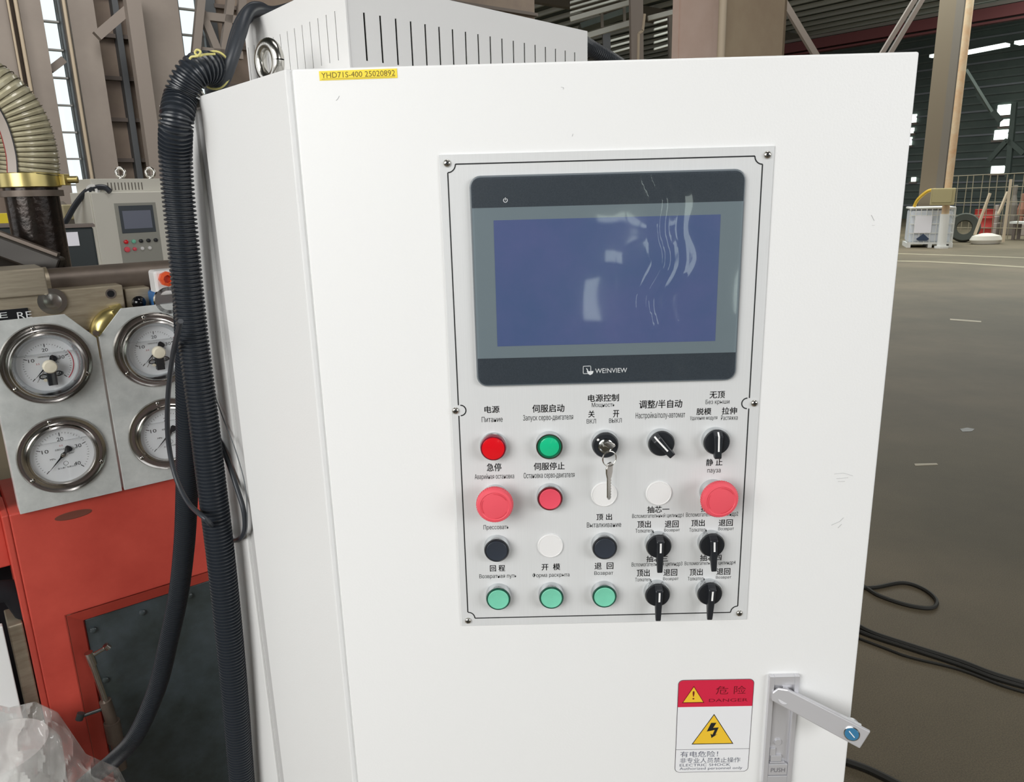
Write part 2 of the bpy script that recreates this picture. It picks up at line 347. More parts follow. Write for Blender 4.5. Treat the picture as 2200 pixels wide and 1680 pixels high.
bracebar('brace', LW, [(208, 78, 285, 12)], .13, BRAK, 'diagonal steel brace high on the wall left of the widest column', 'brace', 1.0)
bracebar('post', LW, [(279, -30, 338, 395)], .2, BRAK, 'pale square post leaning in view beside the widest taupe column', 'post', 1.15)
bracebar('window_stay', LW, [(433, -20, 419, 125)], .12, BRAK, 'steel bar across the second bright window above the hose', 'brace', .6)
bracebar('truss', LW, [(432, 25, 475, 130), (438, 35, 520, 45), (495, 0, 478, 130), (520, -10, 516, 60), (430, 110, 520, 120)], .12, BRAK, 'steel lattice truss behind the black cables at the hood', 'truss', .5)
bracebar('brace', LW, [(108, 150, 137, 128)], .1, BRAK, 'short diagonal bar crossing the tall bright window strip', 'brace', .3)
# end wall of the next bay, and the wall behind it
EW = frame(E1.x*41, E1.y*41, R(-52))
wr = struct(MB().box(-42, 26, -H, TOP, -.3, 0).build('wall_right', GREENW, M=EW))
for k in range(26):
    MB().box(-42, 26, -1.2+k*.36, -1.12+k*.36, 0, .08).build('sheet_rib', ROOFM if k % 3 else BLUEP, wr)
NW = frame(E2.x*40, E2.y*40, R(38))
wb = struct(MB().box(14, 42, -H, TOP, -.3, 0).build('wall_back', GREENW, M=NW))
for k in range(6): MB().box(14+k*5.5, 14.3+k*5.5, -H, TOP, 0, .3).build('wall_post', COLD, wb)
def daywin(px0, py0, px1, py1, n):
    a = hit(EW, px0, py0, .1); b = hit(EW, px1, py1, .1); x0, x1 = min(a.x, b.x), max(a.x, b.x); y0, y1 = min(a.y, b.y), max(a.y, b.y)
    w = struct(MB().box(x0, x1, y0, y1, .02, .1).build('window_%d' % n, LAMP, M=EW))
    MB().box(x0-.08, x1+.08, y0-.1, y0, .02, .16).build('window_sill', GIRT, w)
for i, q in enumerate(((2144, 226, 2172, 246), (2150, 257, 2171, 270), (2137, 280, 2163, 299), (2130, 357, 2156, 372), (1958, 246, 1967, 263), (1954, 275, 1962, 286), (1950, 295, 1957, 312), (1958, 381, 1966, 390))): daywin(*q, 3+i)
# daylight strips in the roof, seen far away
for (a, b, c, d, w) in ((2062, 116, 2165, 96, .5), (2185, 93, 2230, 86, .6), (2000, 121, 2022, 117, .3)):
    p, q = hit(EW, a, b, 2.5), hit(EW, c, d, 2.5); o = MB().bar(EW @ p, EW @ q, w, .12).build('skylight_strip', LAMP, ceil_)
bracebar('truss', EW, [(1930, 245, 1900, 300), (2180, 220, 2165, 380), (2100, 200, 2150, 260), (2165, 300, 2125, 345), (2165, 300, 2200, 330)], .2, GREENW, 'dark lattice truss in front of the far bright windows', 'truss', 1.5)
cg = thing('crane_girder', 'dark red crane girder high under the roof on the right', 'crane girder')
FG = frame(E1.x*33, E1.y*33, R(-52)); p, q = FG @ hit(FG, 1600, 122), FG @ hit(FG, 2260, 8)
MB().bar(p, q, .5, .4).build('girder', CRANE, cg); MB().bar(p+V((0, 0, .32)), q+V((0, 0, .32)), .12, .12).build('rail', COLD, cg); MB().bar(p+V((0, 0, -.3)), q+V((0, 0, -.3)), .3, .08).build('lower_flange', CRANE, cg)
def rod(name, pts, Y, w, mt, label, cat='brace', group=None):
    return barset(name, [(ondepth(a, b, Y), ondepth(c, d, Y)) for (a, b, c, d) in pts], w, mt, label, cat, group)
rod('sway_brace', [(1684, 5, 1756, 125)], 16, .11, BRAK, 'steel sway brace slanting down right of the pink pillar', group='sway braces under the roof')
rod('sway_brace', [(1972, -12, 1890, 122), (1988, -12, 1908, 122)], 16, .08, BRAK, 'double steel sway brace slanting down left above the door', group='sway braces under the roof')
rod('sway_brace', [(2075, 150, 2130, 240)], 30, .1, ROOFM, 'dark sway brace right of the rusty pipe', group='sway braces under the roof')
# beams seen above the door, left of the pillar
bt = thing('beam_frame', 'grey steel beams and posts above the door left of the pink pillar', 'steel frame')
def bb(a, b, c, d, Y, w, mt, nm, h=None): MB().bar(ondepth(a, b, Y), ondepth(c, d, Y), w, h).build(nm, mt, bt)
bb(1225, 42, 1365, 2, 15, .08, PURL, 'beam'); bb(1225, 88, 1366, 46, 15, .09, PURL, 'beam'); bb(1392, 40, 1462, 22, 15, .08, PURL, 'beam')
bb(1366, -20, 1368, 150, 14.8, .22, BRAK, 'post'); bb(1293, 25, 1294, 60, 15.2, .05, COLD, 'post'); bb(1341, 10, 1342, 50, 15.2, .05, COLD, 'post')
bb(1302, 70, 1304, 130, 15.6, .14, BLUEP, 'post'); bb(1443, 25, 1445, 130, 15.6, .14, COLD, 'post'); bb(1385, 30, 1381, 66, 14.5, .04, PIPEC, 'conduit'); bb(1381, 66, 1372, 72, 14.5, .04, PIPEC, 'conduit'); bb(1372, 72, 1371, 130, 14.5, .04, PIPEC, 'conduit')
bb(1245, 62, 1362, 22, 16, .6, GREENW, 'panel', .1)
# corrugated roof lights of the next bay
rl = thing('louvre_bank', 'bright slatted roof lights seen between the beams above the door', 'roof light')
for i, (a, b, c, d) in enumerate([(1225, 18-34+i*11, 1330, -12-34+i*11) for i in range(6)]+[(1405, 50+i*14, 1440, 40+i*14) for i in range(5)]+[(1312, 88+i*13, 1356, 76+i*13) for i in range(3)]):
    MB().bar(ondepth(a, b, 24), ondepth(c, d, 24), .12, .05).build('slat', PURL, rl)

# added wall behind the viewer to cut sky light; lit panels added for reflections
wf = struct(MB().box(-16, 20, 0, ROOFZ-.2, -.3, 0).build('unseen_wall', mat('pale_wall_paint', (140, 138, 132), .7), M=frame(0, -9, R(180), 0)))
for i, (a, b, c, d) in enumerate(((1.66, 1.92, 1.18, 1.5), (1.1, 1.62, 1.42, 1.5), (1.2, 1.62, .9, 1.08), (1.0, 1.16, .12, .66), (3.2, 3.5, .2, 1.9))):
    w = struct(MB().box(a, b, -.02, .06, c, d).build('window_%d' % (20+i), LAMP, M=T(0, -8.96, 0)))  # glowing panel added for its reflection in the screen film
    MB().box(a-.05, b+.05, -.02, .12, c-.05, c).build('window_sill', GIRT, w)

# pink pillar
def azp(px, py):
    d = ray(px, py); return V((d.x, d.y, 0)).normalized()
def toaz(P, dv, a):           # walk from P along dv until the sight line a
    L = (P.x*a.y-P.y*a.x)/(dv.y*a.x-dv.x*a.y); return P+dv*L
Cc = azp(1552, 60)*6.2; A_ = toaz(Cc, E2, azp(1445, 60)); B_ = toaz(Cc, E1, azp(1688, 60)); D_ = A_+(B_-Cc)
pil = thing('steel_pillar', 'large steel pillar, pink and tan faces, behind the cabinet door', 'pillar', T(Cc.x, Cc.y, 0))
o2 = [(p.x-Cc.x, p.y-Cc.y) for p in (Cc, A_, D_, B_)]
def slab(p, q, t, nm, mt, par, z1=ROOFZ, z0=0):
    p = V((p[0], p[1])); q = V((q[0], q[1])); d = (q-p).normalized(); n = V((-d.y, d.x))*t
    return MB().prism([tuple(p), tuple(q), tuple(q+n), tuple(p+n)], z0, z1).build(nm, mt, par)
slab(o2[1], o2[0], .03, 'left_face', PILP, pil); slab(o2[0], o2[3], .03, 'right_face', PILT, pil); slab(o2[3], o2[2], .03, 'rear_face', PILT, pil); slab(o2[2], o2[1], .03, 'rear_face', PILT, pil)
l0, l1 = V(o2[1]), V(o2[0]); dd = (l1-l0)
for t0, t1 in ((0, .13), (.82, .95)):
    slab(l0+dd*t0+V((-.005, -.012)), l0+dd*t1+V((-.005, -.012)), .02, 'edge_strip', PILP, pil)
Pp = azp(1551, 60)*6.1; tag(MB().cyl((0, 0, 0), (0, 0, ROOFZ-.1), .029, n=12).build('pipe', PIPEC, M=T(Pp.x, Pp.y, 0), smooth=True), 'cream conduit running up the corner of the pink pillar', 'pipe')

# right far column with pipe and box
def base_at(px, py): p = onz(px, py, 0); return p
CB = frame(0, 0, R(-20)); 
def stand(px, py0, r):       # ground point on the sight line at horizontal distance r
    a = azp(px, py0); return a*r
P1 = stand(2010, 300, 26.5)
rc = thing('steel_column', 'tan steel column on the right behind the white tank', 'column', T(P1.x, P1.y, 0) @ Matrix.Rotation(R(-25), 4, 'Z'))
MB().box(-.28, .14, 0, .03, 0, ROOFZ).build('flange', mat('tan_column_paint', (118, 107, 90), .6), rc); MB().box(-.02, .01, .03, .45, 0, ROOFZ).build('web', COLD, rc); MB().box(-.02, .42, .45, .48, 0, ROOFZ).build('flange', COLD, rc)
MB().box(.14, .34, .0, .4, 0, ROOFZ).build('side_web', COLD, rc)
P2 = onz(2022, 533, 0); pp = thing('pipe', 'rusty cream pipe beside the tan column, white at its foot', 'pipe', T(P2.x, P2.y, 0))
MB().cyl((0, 0, .9), (0, 0, ROOFZ-1), .095, n=14).build('pipe_run', PIPER, pp, smooth=True); tag(MB().cyl((0, 0, 0), (0, 0, .95), .12, n=14).build('sleeve', IBCF, pp, smooth=True), 'white painted sleeve')
MB().cyl((0, 0, 0), (0, 0, .06), .18, n=14).build('foot', IBCF, pp)
jb = thing('junction_box', 'tan metal box clamped on the rusty pipe above the white tank', 'box', T(P2.x-.06, P2.y, 0) @ Matrix.Rotation(R(-28), 4, 'Z'))
MB().box(-.36, .24, -.3, -.1, 1.2, 1.66).build('housing', JBOX, jb, bevel=.02); MB().box(-.32, .16, -.32, -.3, 1.28, 1.62).build('lid', JBOX, jb)
yh = MB().tube(spline([(-.3, .1, 1.62), (-.5, .1, 1.58), (-.72, .15, 1.36), (-.8, .2, 1.16)], 8), .045, 8).build('hose', YHOSE, M=T(P2.x, P2.y, 0) @ Matrix.Rotation(R(-28), 4, 'Z'), smooth=True); tag(yh, 'yellow hose looped off the tan junction box', 'hose')
# IBC tank
PT = onz(1997, 532, 0); ib = thing('ibc_tank', 'white caged bulk liquid tank on a pallet by the column', 'tank', T(PT.x, PT.y, 0) @ Matrix.Rotation(R(-20), 4, 'Z'))
MB().box(-.56, .5, .02, .98, .14, 1.06).build('bottle', IBCW, ib, bevel=.06)
fr = MB()
for z in (.13, .4, .66, .9, 1.1): fr.box(-.6, .54, -.02, 0, z, z+.025); fr.box(.54, .56, 0, 1, z, z+.025)
MB().box(-.6, .56, -.02, 1, 1.08, 1.14).build('top_frame', IBCF, ib, bevel=.02)
fr.build('cage_rail', IBCF, ib)
for i in range(9): MB().box(-.6+i*.14, -.585+i*.14, -.03, -.005, .1, 1.1).build('cage_bar', IBCF, ib)
for i in range(6): MB().box(.555, .575, .05+i*.17, .065+i*.17, .1, 1.1).build('cage_bar', IBCF, ib)
for x in (-.6, -.05, .48): MB().box(x, x+.1, -.02, 1, 0, .1).build('pallet_foot', IBCF, ib)
MB().box(-.6, .58, -.02, 1, .1, .13).build('pallet_deck', IBCF, ib)
lb = MB().box(-.45, -.02, -.045, -.032, .42, .9).build('label_plate', IBCL, ib)
MB().prism([(-.38, .25), (-.2, .4), (-.04, .25), (-.1, .2), (-.32, .2)], 0, .01, Matrix(((1, 0, 0, 0), (0, 0, -1, -.035), (0, 1, 0, 0), (0, 0, 0, 1)))).build('printed_mark', DBLUE, ib)
# things by the fence
Pt = onz(2068, 520, 0); ty = MB()
ty.lathe([(.22, -.1), (.4, -.12), (.44, -.06), (.44, .06), (.4, .12), (.22, .1), (.2, 0)], 28, T(0, 0, .44) @ Matrix.Rotation(R(80), 4, 'X'), False, False)
tag(ty.build('tyre', TYRE, M=T(Pt.x, Pt.y, 0) @ Matrix.Rotation(R(-30), 4, 'Z'), smooth=True), 'grey tyre leaning between the white tank and red drum', 'tyre')
Pd = onz(2109, 508, 0); dr = thing('drum', 'red steel drum standing behind the mesh fence', 'drum', T(Pd.x, Pd.y, 0))
MB().lathe([(.29, 0), (.3, .02), (.29, .04), (.29, .3), (.305, .32), (.29, .34), (.29, .6), (.305, .62), (.29, .64), (.29, .88), (.3, .9)], 24).build('barrel', REDDR, dr, smooth=True); MB().lathe([(.2, .87), (.27, .885)], 24).build('lid', REDDR, dr)
Ps = onz(2117, 524, 0); sk = MB(); sk.lathe([(.05, 0), (.4, .01), (.47, .12), (.4, .24), (.15, .31), (.02, .32)], 18)
s_ = sk.build('sack', SACK, M=T(Ps.x, Ps.y, 0) @ Matrix.Diagonal((1, .6, 1, 1)), smooth=True); tag(s_, 'full white sack lying in front of the red drum', 'sack')
# mesh fence
Pf0, Pf1 = onz(2030, 512, 0), onz(2265, 520, 0); dF = (Pf1-Pf0); LF = dF.length; ang = atan2(dF.y, dF.x)
fe = thing('mesh_fence', 'welded steel mesh fence across the far floor', 'fence', T(Pf0.x, Pf0.y, 0) @ Matrix.Rotation(ang, 4, 'Z'))
for i in range(int(LF/.24)+1): MB().cyl((i*.24, 0, .05), (i*.24+random.uniform(-.05, .05), 0, 2.0), .013, n=6).build('upright_bar', FENC, fe)
for z in (.35, .75, 1.15, 1.6, 2.0): MB().cyl((0, 0, z), (LF, 0, z+.04), .014, n=6).build('cross_bar', FENC, fe)
for i, (a, b, c, d) in enumerate(((2127, 415, 2094, 505), (2165, 412, 2145, 460), (2172, 385, 2155, 520))):
    p = ondepth(c, d, Pt.y-.75-.25*i); q = ondepth(a, b, Pt.y-.7-.25*i)
    tag(MB().bar(p, q, .06).build('pole', PIPEC), ['pale pole leaning over the red drum', 'short pale pole leaning on the mesh fence', 'tall pale post right of the red drum'][i], 'pole', None)
# rusty parts heaped behind the fence, shelf boards
for i in range(12):
    x = .25+(i % 6)*(LF-.2)/6+.2*(i//6); y = 2.7+(i//6)*1.3; h_ = random.uniform(.9, 1.7); w_ = random.uniform(.14, .22)*min(1, LF/4)+.03
    m = MB(); m.box(-w_, w_, -.2, .2, 0, h_*.4); m.lathe([(w_*.7, h_*.4), (w_*.8, h_*.6), (w_*.4, h_*.8), (w_*.45, h_)], 8)
    o = m.build('casting', random.choice([RUSTB, RUSTB, GIRT, COLD, BRAK]), M=T(Pf0.x, Pf0.y, 0) @ Matrix.Rotation(ang, 4, 'Z') @ T(x, y, 0), bevel=.02)
    tag(o, ['first', 'second', 'third', 'fourth', 'fifth', 'sixth'][i % 6]+' rusty casting from the tank, in the '+['front', 'rear'][i//6]+' row behind the fence', 'casting', 'rusty castings behind the mesh fence')
wbm = MB(); wbm.box(0, 2.6, 0, .5, .5, .56); 
wbch = thing('bench', 'low bench with a white top behind the mesh fence', 'bench', T(Pf0.x, Pf0.y, 0) @ Matrix.Rotation(ang, 4, 'Z') @ T(1.8, .25, 0))
wbm.build('top', IBCF, wbch)
for x in (.1, 2.4):
    for y in (.05, .4): MB().box(x, x+.08, y, y+.06, 0, .5).build('leg', GIRT, wbch)
# marks, cables on the floor
def flat(name, pts, mt, label, cat, t=.004):
    P = [onz(a, b, .0) for a, b in pts]; c = sum(P, V())/len(P)
    return tag(MB().prism([(p.x-c.x, p.y-c.y) for p in P], 0, t).build(name, mt, M=T(c.x, c.y, 0)), label, cat)
FM = mat('worn_floor_paint', (176, 168, 142), .6, c2=(150, 142, 122), scale=4)
PM = mat('pale_scrap', (196, 188, 168), .6); OILM = mat('oil_patch', (44, 38, 30), .35)
def stripe(pts, w, nm, mt, label):
    P = [onz(a, b, 0) for a, b in pts]; L = []; Rr = []
    for i, p in enumerate(P):
        t = (P[min(i+1, len(P)-1)]-P[max(0, i-1)]).normalized(); n = V((-t.y, t.x, 0))*w/2; L.append(p+n); Rr.append(p-n)
    m = MB(); n_ = len(P); m.add([(p.x, p.y, .003) for p in L+Rr], [(i, i+1, n_+i+1, n_+i) for i in range(n_-1)]); return tag(m.build(nm, mt), label, 'floor marking')
stripe([(1880, 544), (1960, 546), (2060, 549), (2200, 554), (2300, 558)], .22, 'floor_line', FM, 'pale painted floor line nearest the white tank')
stripe([(1880, 560), (1990, 562), (2090, 567), (2200, 574), (2300, 580)], .26, 'floor_line', FM, 'pale painted floor line, second from the white tank')
flat('paper_scrap', [(1964, 997), (2012, 996), (2015, 999), (1966, 1001)], PM, 'small pale strip lying alone on the open floor', 'scrap')
flat('paper_scrap', [(2041, 685), (2108, 690), (2108, 693), (2041, 688)], PM, 'pale strip on the floor near the painted lines', 'scrap')
flat('oil_patch', [(2062, 922), (2078, 919), (2094, 922), (2088, 927), (2068, 928)], OILM, 'small black oil patch on the open floor', 'stain', .002)
def fcable(pts, r, label, nm='cable'):
    P = spline([onz(a, b, r) for a, b in pts], 8); return tag(MB().tube(P, r, 6).build(nm, mat('dusty_floor_cable', (38, 38, 34), .6), smooth=True), label, 'cable')
fcable([(1840, 1262), (1880, 1262), (1940, 1252), (1985, 1266), (2012, 1290), (2000, 1306), (1950, 1300), (1890, 1280), (1860, 1262), (1835, 1250)], .009, 'black cable looped on the floor right of the door')
fcable([(1820, 1330), (1870, 1358), (1950, 1385), (2060, 1420), (2140, 1450), (2260, 1485)], .011, 'black cable running across the floor, nearest the wall side')
fcable([(1820, 1345), (1870, 1366), (1950, 1392), (2060, 1428), (2140, 1458), (2260, 1492)], .009, 'black cable running beside the thicker cable across the floor')
fcable([(1820, 1362), (1900, 1392), (1955, 1412), (2060, 1438), (2160, 1475), (2250, 1500)], .006, 'thin black cable wandering below the pair of floor cables')
fcable([(1815, 1635), (1870, 1655), (1940, 1690)], .012, 'thick black cable at the bottom edge of the floor')

# ================================================================== the cabinet
D = .773; DF = frame(0, D, 0)             # door frame: X right, Y up from eye level, Z out
ZT = .1195; FD = V((sin(R(42)), cos(R(42)), 0)); SDv = V((-sin(R(41.2)), cos(R(41.2)), 0))
A0 = V((-.2136, D, 0)); S1 = V((-.3651, .9459, 0)); S2 = V((-.3851, .9730, 0)); S3 = V((-.4539, 1.0373, 0))
cab = thing('electrical_cabinet', 'tall white electrical cabinet, its door carrying the grey control panel', 'cabinet', T(0, D, 0))
def L2(p): return (p.x, p.y-D)
inw = V((SDv.y, -SDv.x, 0))                # into the cabinet from the side face
body = [A0+inw*.012+SDv*.012, S3+inw*.012-SDv*.004, S3+FD*.42-SDv*.004, A0+FD*.42+SDv*.012]
MB().prism([L2(p) for p in body], .06, H+ZT-.012).build('body', GAPW, cab)
MB().prism([L2(p) for p in (A0+SDv*.015+inw*.004, S3+inw*.004, S3+FD*.43, A0+FD*.43)], H+ZT-.012, H+ZT-.004).build('roof', WHITE, cab)
MB().prism([L2(p) for p in (A0+inw*.03+SDv*.02, S3+inw*.03, S3+FD*.4, A0+FD*.4)], 0, .06).build('plinth', COLD, cab)
MB().prism([L2(p) for p in (A0, S1, S1+inw*.012, A0+inw*.012)], .08, H+ZT).build('side_panel', WHITE, cab, bevel=.0015)
MB().prism([L2(p) for p in (S2, S3, S3+inw*.012, S2+inw*.012)], .08, H+ZT+.002).build('rear_panel', WHITE, cab, bevel=.0015)
door = MB().box(-.2075, .3895, .10, H+ZT, .0, .022).build('door', WHITE, cab, bevel=.0022, seg=3)
# door is modelled with Y up so rotate it into place
for o in (door,): o.data.transform(Matrix(((1, 0, 0, 0), (0, 0, 1, 0), (0, 1, 0, 0), (0, 0, 0, 1))))
_b = bmesh.new(); _b.from_mesh(door.data); bmesh.ops.recalc_face_normals(_b, faces=_b.faces); _b.to_mesh(door.data); _b.free()
MB().prism([(-.2136, .012), (-.2065, .012), (-.2065, .02), (-.2, .03), (-.2136, .02)], .1, H+ZT-.001).build('hinge_strip', GAPW, cab)
hm = MB().box(-.2, .38, .022, .04, .12, H+ZT-.02).build('door_stiffener', WHITE, cab, bevel=.002)

SCF = mat('faint_scuff', (176, 176, 178), .6)
for k, ps in enumerate((((1205, 187), (1211, 188), (1210, 192)), ((1231, 287), (1229, 293)), ((722, 216), (726, 212), (729, 206)), ((1792, 1018), (1812, 1016), (1832, 1022)), ((1797, 1028), (1822, 1026)), ((1800, 1034), (1815, 1034)), ((1786, 1128), (1804, 1120), (1812, 1112)), ((1800, 1134), (1808, 1126)), ((1872, 462), (1878, 474)), ((1873, 484), (1879, 484)))):
    m = MB(); P = [hit(DF, a, b) for a, b in ps]
    for p, q in zip(P, P[1:]): m.bar((p.x, -.0002, H+p.y), (q.x, -.0002, H+q.y), .0005, .0002)
    m.build('scuff_mark', SCF, cab)

# vent hood
Bc = V((-.166, .848, 0)); HL, HD, HZ = .415, .268, .2157
hood = thing('vent_hood', 'white sheet metal ventilation hood with slotted sides on top of cabinet', 'vent hood', T(Bc.x, Bc.y, H+ZT))
hh = HZ-ZT
hs = V((-sin(R(40)), cos(R(40)), 0))
HFf = frame(Bc.x, Bc.y, R(48)); HSf = frame(*(Bc+hs*HD).to_2d(), R(-50))
def slotted(fr, length, y0, y1, sl, w, nm, mt, parent):
    # sl: slots as (x, ybottom, ytop); plate t=1.2 mm with real openings
    m = MB(); xs = sorted(sl); t = .0012
    yb, yt = xs[0][1], xs[0][2]
    m.box(0, length, y0, yb, -t, 0); m.box(0, length, yt, y1, -t, 0); last = 0
    for x, _, _ in xs: m.box(last, x-w/2, yb, yt, -t, 0); last = x+w/2
    m.box(last, length, yb, yt, -t, 0); o = m.build(nm, mt, parent); o.matrix_world = fr; return o
def par(o, p):
    bpy.context.view_layer.update(); M = o.matrix_world.copy(); o.parent = p; o.matrix_parent_inverse = p.matrix_world.inverted(); return o
a_ = hit(HFf, 782, 27); b_ = hit(HFf, 790, 131); z_ = hit(HFf, 1235, 118)
n_s = 18; sl = [(a_.x+(z_.x-a_.x)*i/(n_s-1), b_.y, a_.y) for i in range(n_s)]
f1 = slotted(HFf, HL, ZT, HZ, sl, .0026, 'front_sheet', WHITE2, None)
c_ = hit(HSf, 719, 24); d_ = hit(HSf, 727, 130); e_ = hit(HSf, 533, 102); n2 = 13
sl2 = [(e_.x+(c_.x-e_.x)*i/(n2-1), d_.y, c_.y) for i in range(n2)]
f2 = slotted(HSf, HD, ZT, HZ, sl2, .0016, 'side_sheet', WHITE2, None)
bpy.context.view_layer.update()
for o in (f1, f2): par(o, hood)
q4 = [V((0, 0, 0)), FD*HL, FD*HL+hs*HD, hs*HD]
MB().prism([(p.x, p.y) for p in q4], hh, hh+.0015).build('lid', WHITE2, hood)
for p, q, nm in ((q4[1], q4[2], 'rear_sheet'), (q4[2], q4[3], 'rear_sheet')): slab((p.x, p.y), (q.x, q.y), .0015, nm, WHITE2, hood, hh, 0)
ci = sum(q4, V())/4
MB().prism([tuple((ci+(p-ci)*.93).to_2d()) for p in q4], .002, hh-.004).build('dark_liner', DARKIN, hood)  # solid dark core; shade behind the slots put into its colour
MB().prism([(-.0012, .0), (.0, -.0012), (.0012, 0), (0, .0012)], 0, hh).build('corner_edge', WHITE2, hood)

# eye bolts
def eyebolt(P, yaw, s, label, mt=CHROME2):
    e = thing('eye_bolt', label, 'eye bolt', T(*P) @ Matrix.Rotation(yaw, 4, 'Z') @ Matrix.Scale(s, 4), 'lifting eye bolts')
    m = MB(); pts = [(.0155*cos(a), 0, .026+.0155*sin(a)*1.12) for a in [2*pi*k/28 for k in range(29)]]; m.tube(pts, .0066, 12, caps=False)
    m.build('ring', mt, e, smooth=True); MB().lathe([(.013, 0), (.0135, .002), (.012, .005), (.007, .008)], 20).build('collar', mt, e, smooth=True); return e
Pe = V((0, 0, 0)); fr_e = frame(*(A0+inw*.03).to_2d(), R(-48.8)); pe = fr_e @ hit(fr_e, 577, 118); eyebolt((pe.x, pe.y, H+ZT-.004), R(-38), 1.0, 'steel lifting eye bolt standing in front of the slotted hood side')
pe = fr_e @ hit(fr_e, 447, 190, -.005); eyebolt((pe.x, pe.y, H+ZT-.004), R(30), .8, 'steel lifting eye bolt half hidden under the corrugated hose')

# ================================================================== control panel
PX0, PX1, PY1_, PY0_ = -.0705, .2569, .0377, -.4811      # plate limits
cp = thing('control_panel', 'grey brushed metal control panel plate screwed to the white door', 'control panel', DF @ T(0, 0, .0002))
pl = MB().box(PX0, PX1, PY0_, PY1_, 0, .0018).build('plate', PLATE, cp, bevel=.0003, seg=1)
ln = MB(); lw = .0013; zb = .0019
x0, x1, y1, y0 = -.0628, .2458, .0284, -.4712; r = .0078
def seg(ax, ay, bx, by):
    d = V((bx-ax, by-ay)).normalized(); n = V((-d.y, d.x))*lw/2; ln.add([(ax-n.x, ay-n.y, zb), (bx-n.x, by-n.y, zb), (bx+n.x, by+n.y, zb), (ax+n.x, ay+n.y, zb)], [(0, 1, 2, 3)])
def arc(cx, cy, rr, a0, a1, n=10):
    for i in range(n):
        a, b = a0+(a1-a0)*i/n, a0+(a1-a0)*(i+1)/n; seg(cx+rr*cos(a), cy+rr*sin(a), cx+rr*cos(b), cy+rr*sin(b))
my = -.2227; mr = .0058
seg(x0+r, y1, x1-r, y1); seg(x0+r, y0, x1-r, y0)
for xx, sgn in ((x0, 1), (x1, -1)):
    seg(xx, y1-r, xx, my+mr); seg(xx, my-mr, xx, y0+r)
    arc(xx+.002*sgn, my, mr, pi/2, pi/2-sgn*pi, 14)
arc(x0, y1, r, 0, -pi/2); arc(x1, y1, r, pi, 1.5*pi); arc(x0, y0, r, 0, pi/2); arc(x1, y0, r, pi, pi/2)
ln.build('border_line', INK, cp)
def dpx(px, py): p = hit(DF, px, py); return p.x, p.y
for s, a, b, t, bt_ in CAPS:
    cyp = (t+bt_)/2; (ax, _), (bx, _) = dpx(a, cyp), dpx(b, cyp); cx = (a+b)/2; (_, ty_), (_, by_) = dpx(cx, t), dpx(cx, bt_)
    m = MB(); cjk = ord(s[0]) > 0x2000; [text_mb(m, s, ax+dx, bx+dx, by_+dy, ty_+dy, .00195) for dx, dy in (((-.00013, 0), (.00013, 0), (0, .0001), (0, -.0001)) if cjk else ((0, 0),))]; m.build('lettering', INK, cp)
def screw_head(par_, x, y, z, rr, nm='screw', mt=CHROME2, rot=.4):
    m = MB(); m.lathe([(rr, 0), (rr, rr*.25), (rr*.8, rr*.55), (rr*.45, rr*.7)], 16, T(x, y, z)); o = m.build(nm, mt, par_, smooth=True)
    g = MB(); Q = T(x, y, z+rr*.66) @ Matrix.Rotation(rot, 4, 'Z'); g.box(-rr*.5, rr*.5, -rr*.11, rr*.11, 0, rr*.08, Q); g.box(-rr*.11, rr*.11, -rr*.5, rr*.5, 0, rr*.085, Q); g.build('recess', DARKIN, o); return o
for i, (sx, sy) in enumerate(((-.063, .0295), (.25, .0292), (-.0661, my), (.2512, my), (-.0629, -.474), (.248, -.4724))): screw_head(cp, sx, sy, .0018, .0038, rot=.4+i)

# touch screen
ts = thing('touch_screen', 'wide touch screen with dark bezel set in the grey panel', 'touch screen', DF @ T(.0936, -.0896, .002))
def rrect(w, h, rr, n=6):
    P = []
    for cx, cy, a in ((w/2-rr, h/2-rr, 0), (-w/2+rr, h/2-rr, 90), (-w/2+rr, -h/2+rr, 180), (w/2-rr, -h/2+rr, 270)):
        for k in range(n+1): t = R(a+90*k/n); P.append((cx+rr*cos(t), cy+rr*sin(t)))
    return P
MB().prism(rrect(.271, .213, .011), 0, .0045).build('housing', mat('bezel_edge_grey', (112, 120, 126), .35), ts, bevel=.0012)
MB().prism(rrect(.2675, .2095, .0095), .0045, .0051).build('bezel', BEZ, ts)
MB().box(-.1338, .1338, -.0762, .0757, .0051, .0054).build('grey_mask', BEZG, ts)
MB().box(-.1128, .1119, -.0637, .0635, .0054, .0056).build('display', LCD, ts)
lg = MB(); text_mb(lg, 'WE!NVIEW', -.0117, .0215, -.0948, -.0898, .0053)
fw = .0006
def fr_rect(m, x0, x1, y0, y1, w, z): m.box(x0, x1, y0, y0+w, z, z+.0002); m.box(x0, x1, y1-w, y1, z, z+.0002); m.box(x0, x0+w, y0, y1, z, z+.0002); m.box(x1-w, x1, y0, y1, z, z+.0002)
fr_rect(lg, -.0245, -.016, -.0953, -.0866, fw, .0052)
lg.prism([(-.0213, -.0893), (-.0203, -.0893), (-.0187, -.0925), (-.0136, -.0923), (-.0137, -.0936), (-.0147, -.0955), (-.0172, -.0966), (-.0188, -.0955), (-.0205, -.0928), (-.02, -.0921)], .0052, .0055)
lg.build('printed_logo', LOGO, ts)
pw = MB(); 
for k in range(20):
    a = R(120)+k*R(300)/20; b = R(120)+(k+1)*R(300)/20; q = T(-.1005, .0825, .0052)
    pw.add([(.0016*cos(a), .0016*sin(a), 0), (.0022*cos(a), .0022*sin(a), 0), (.0022*cos(b), .0022*sin(b), 0), (.0016*cos(b), .0016*sin(b), 0)], [(0, 1, 2, 3)], q)
pw.box(-.1008, -.1002, .0825, .0852, .0052, .0053); pw.build('power_symbol', LOGO, ts)
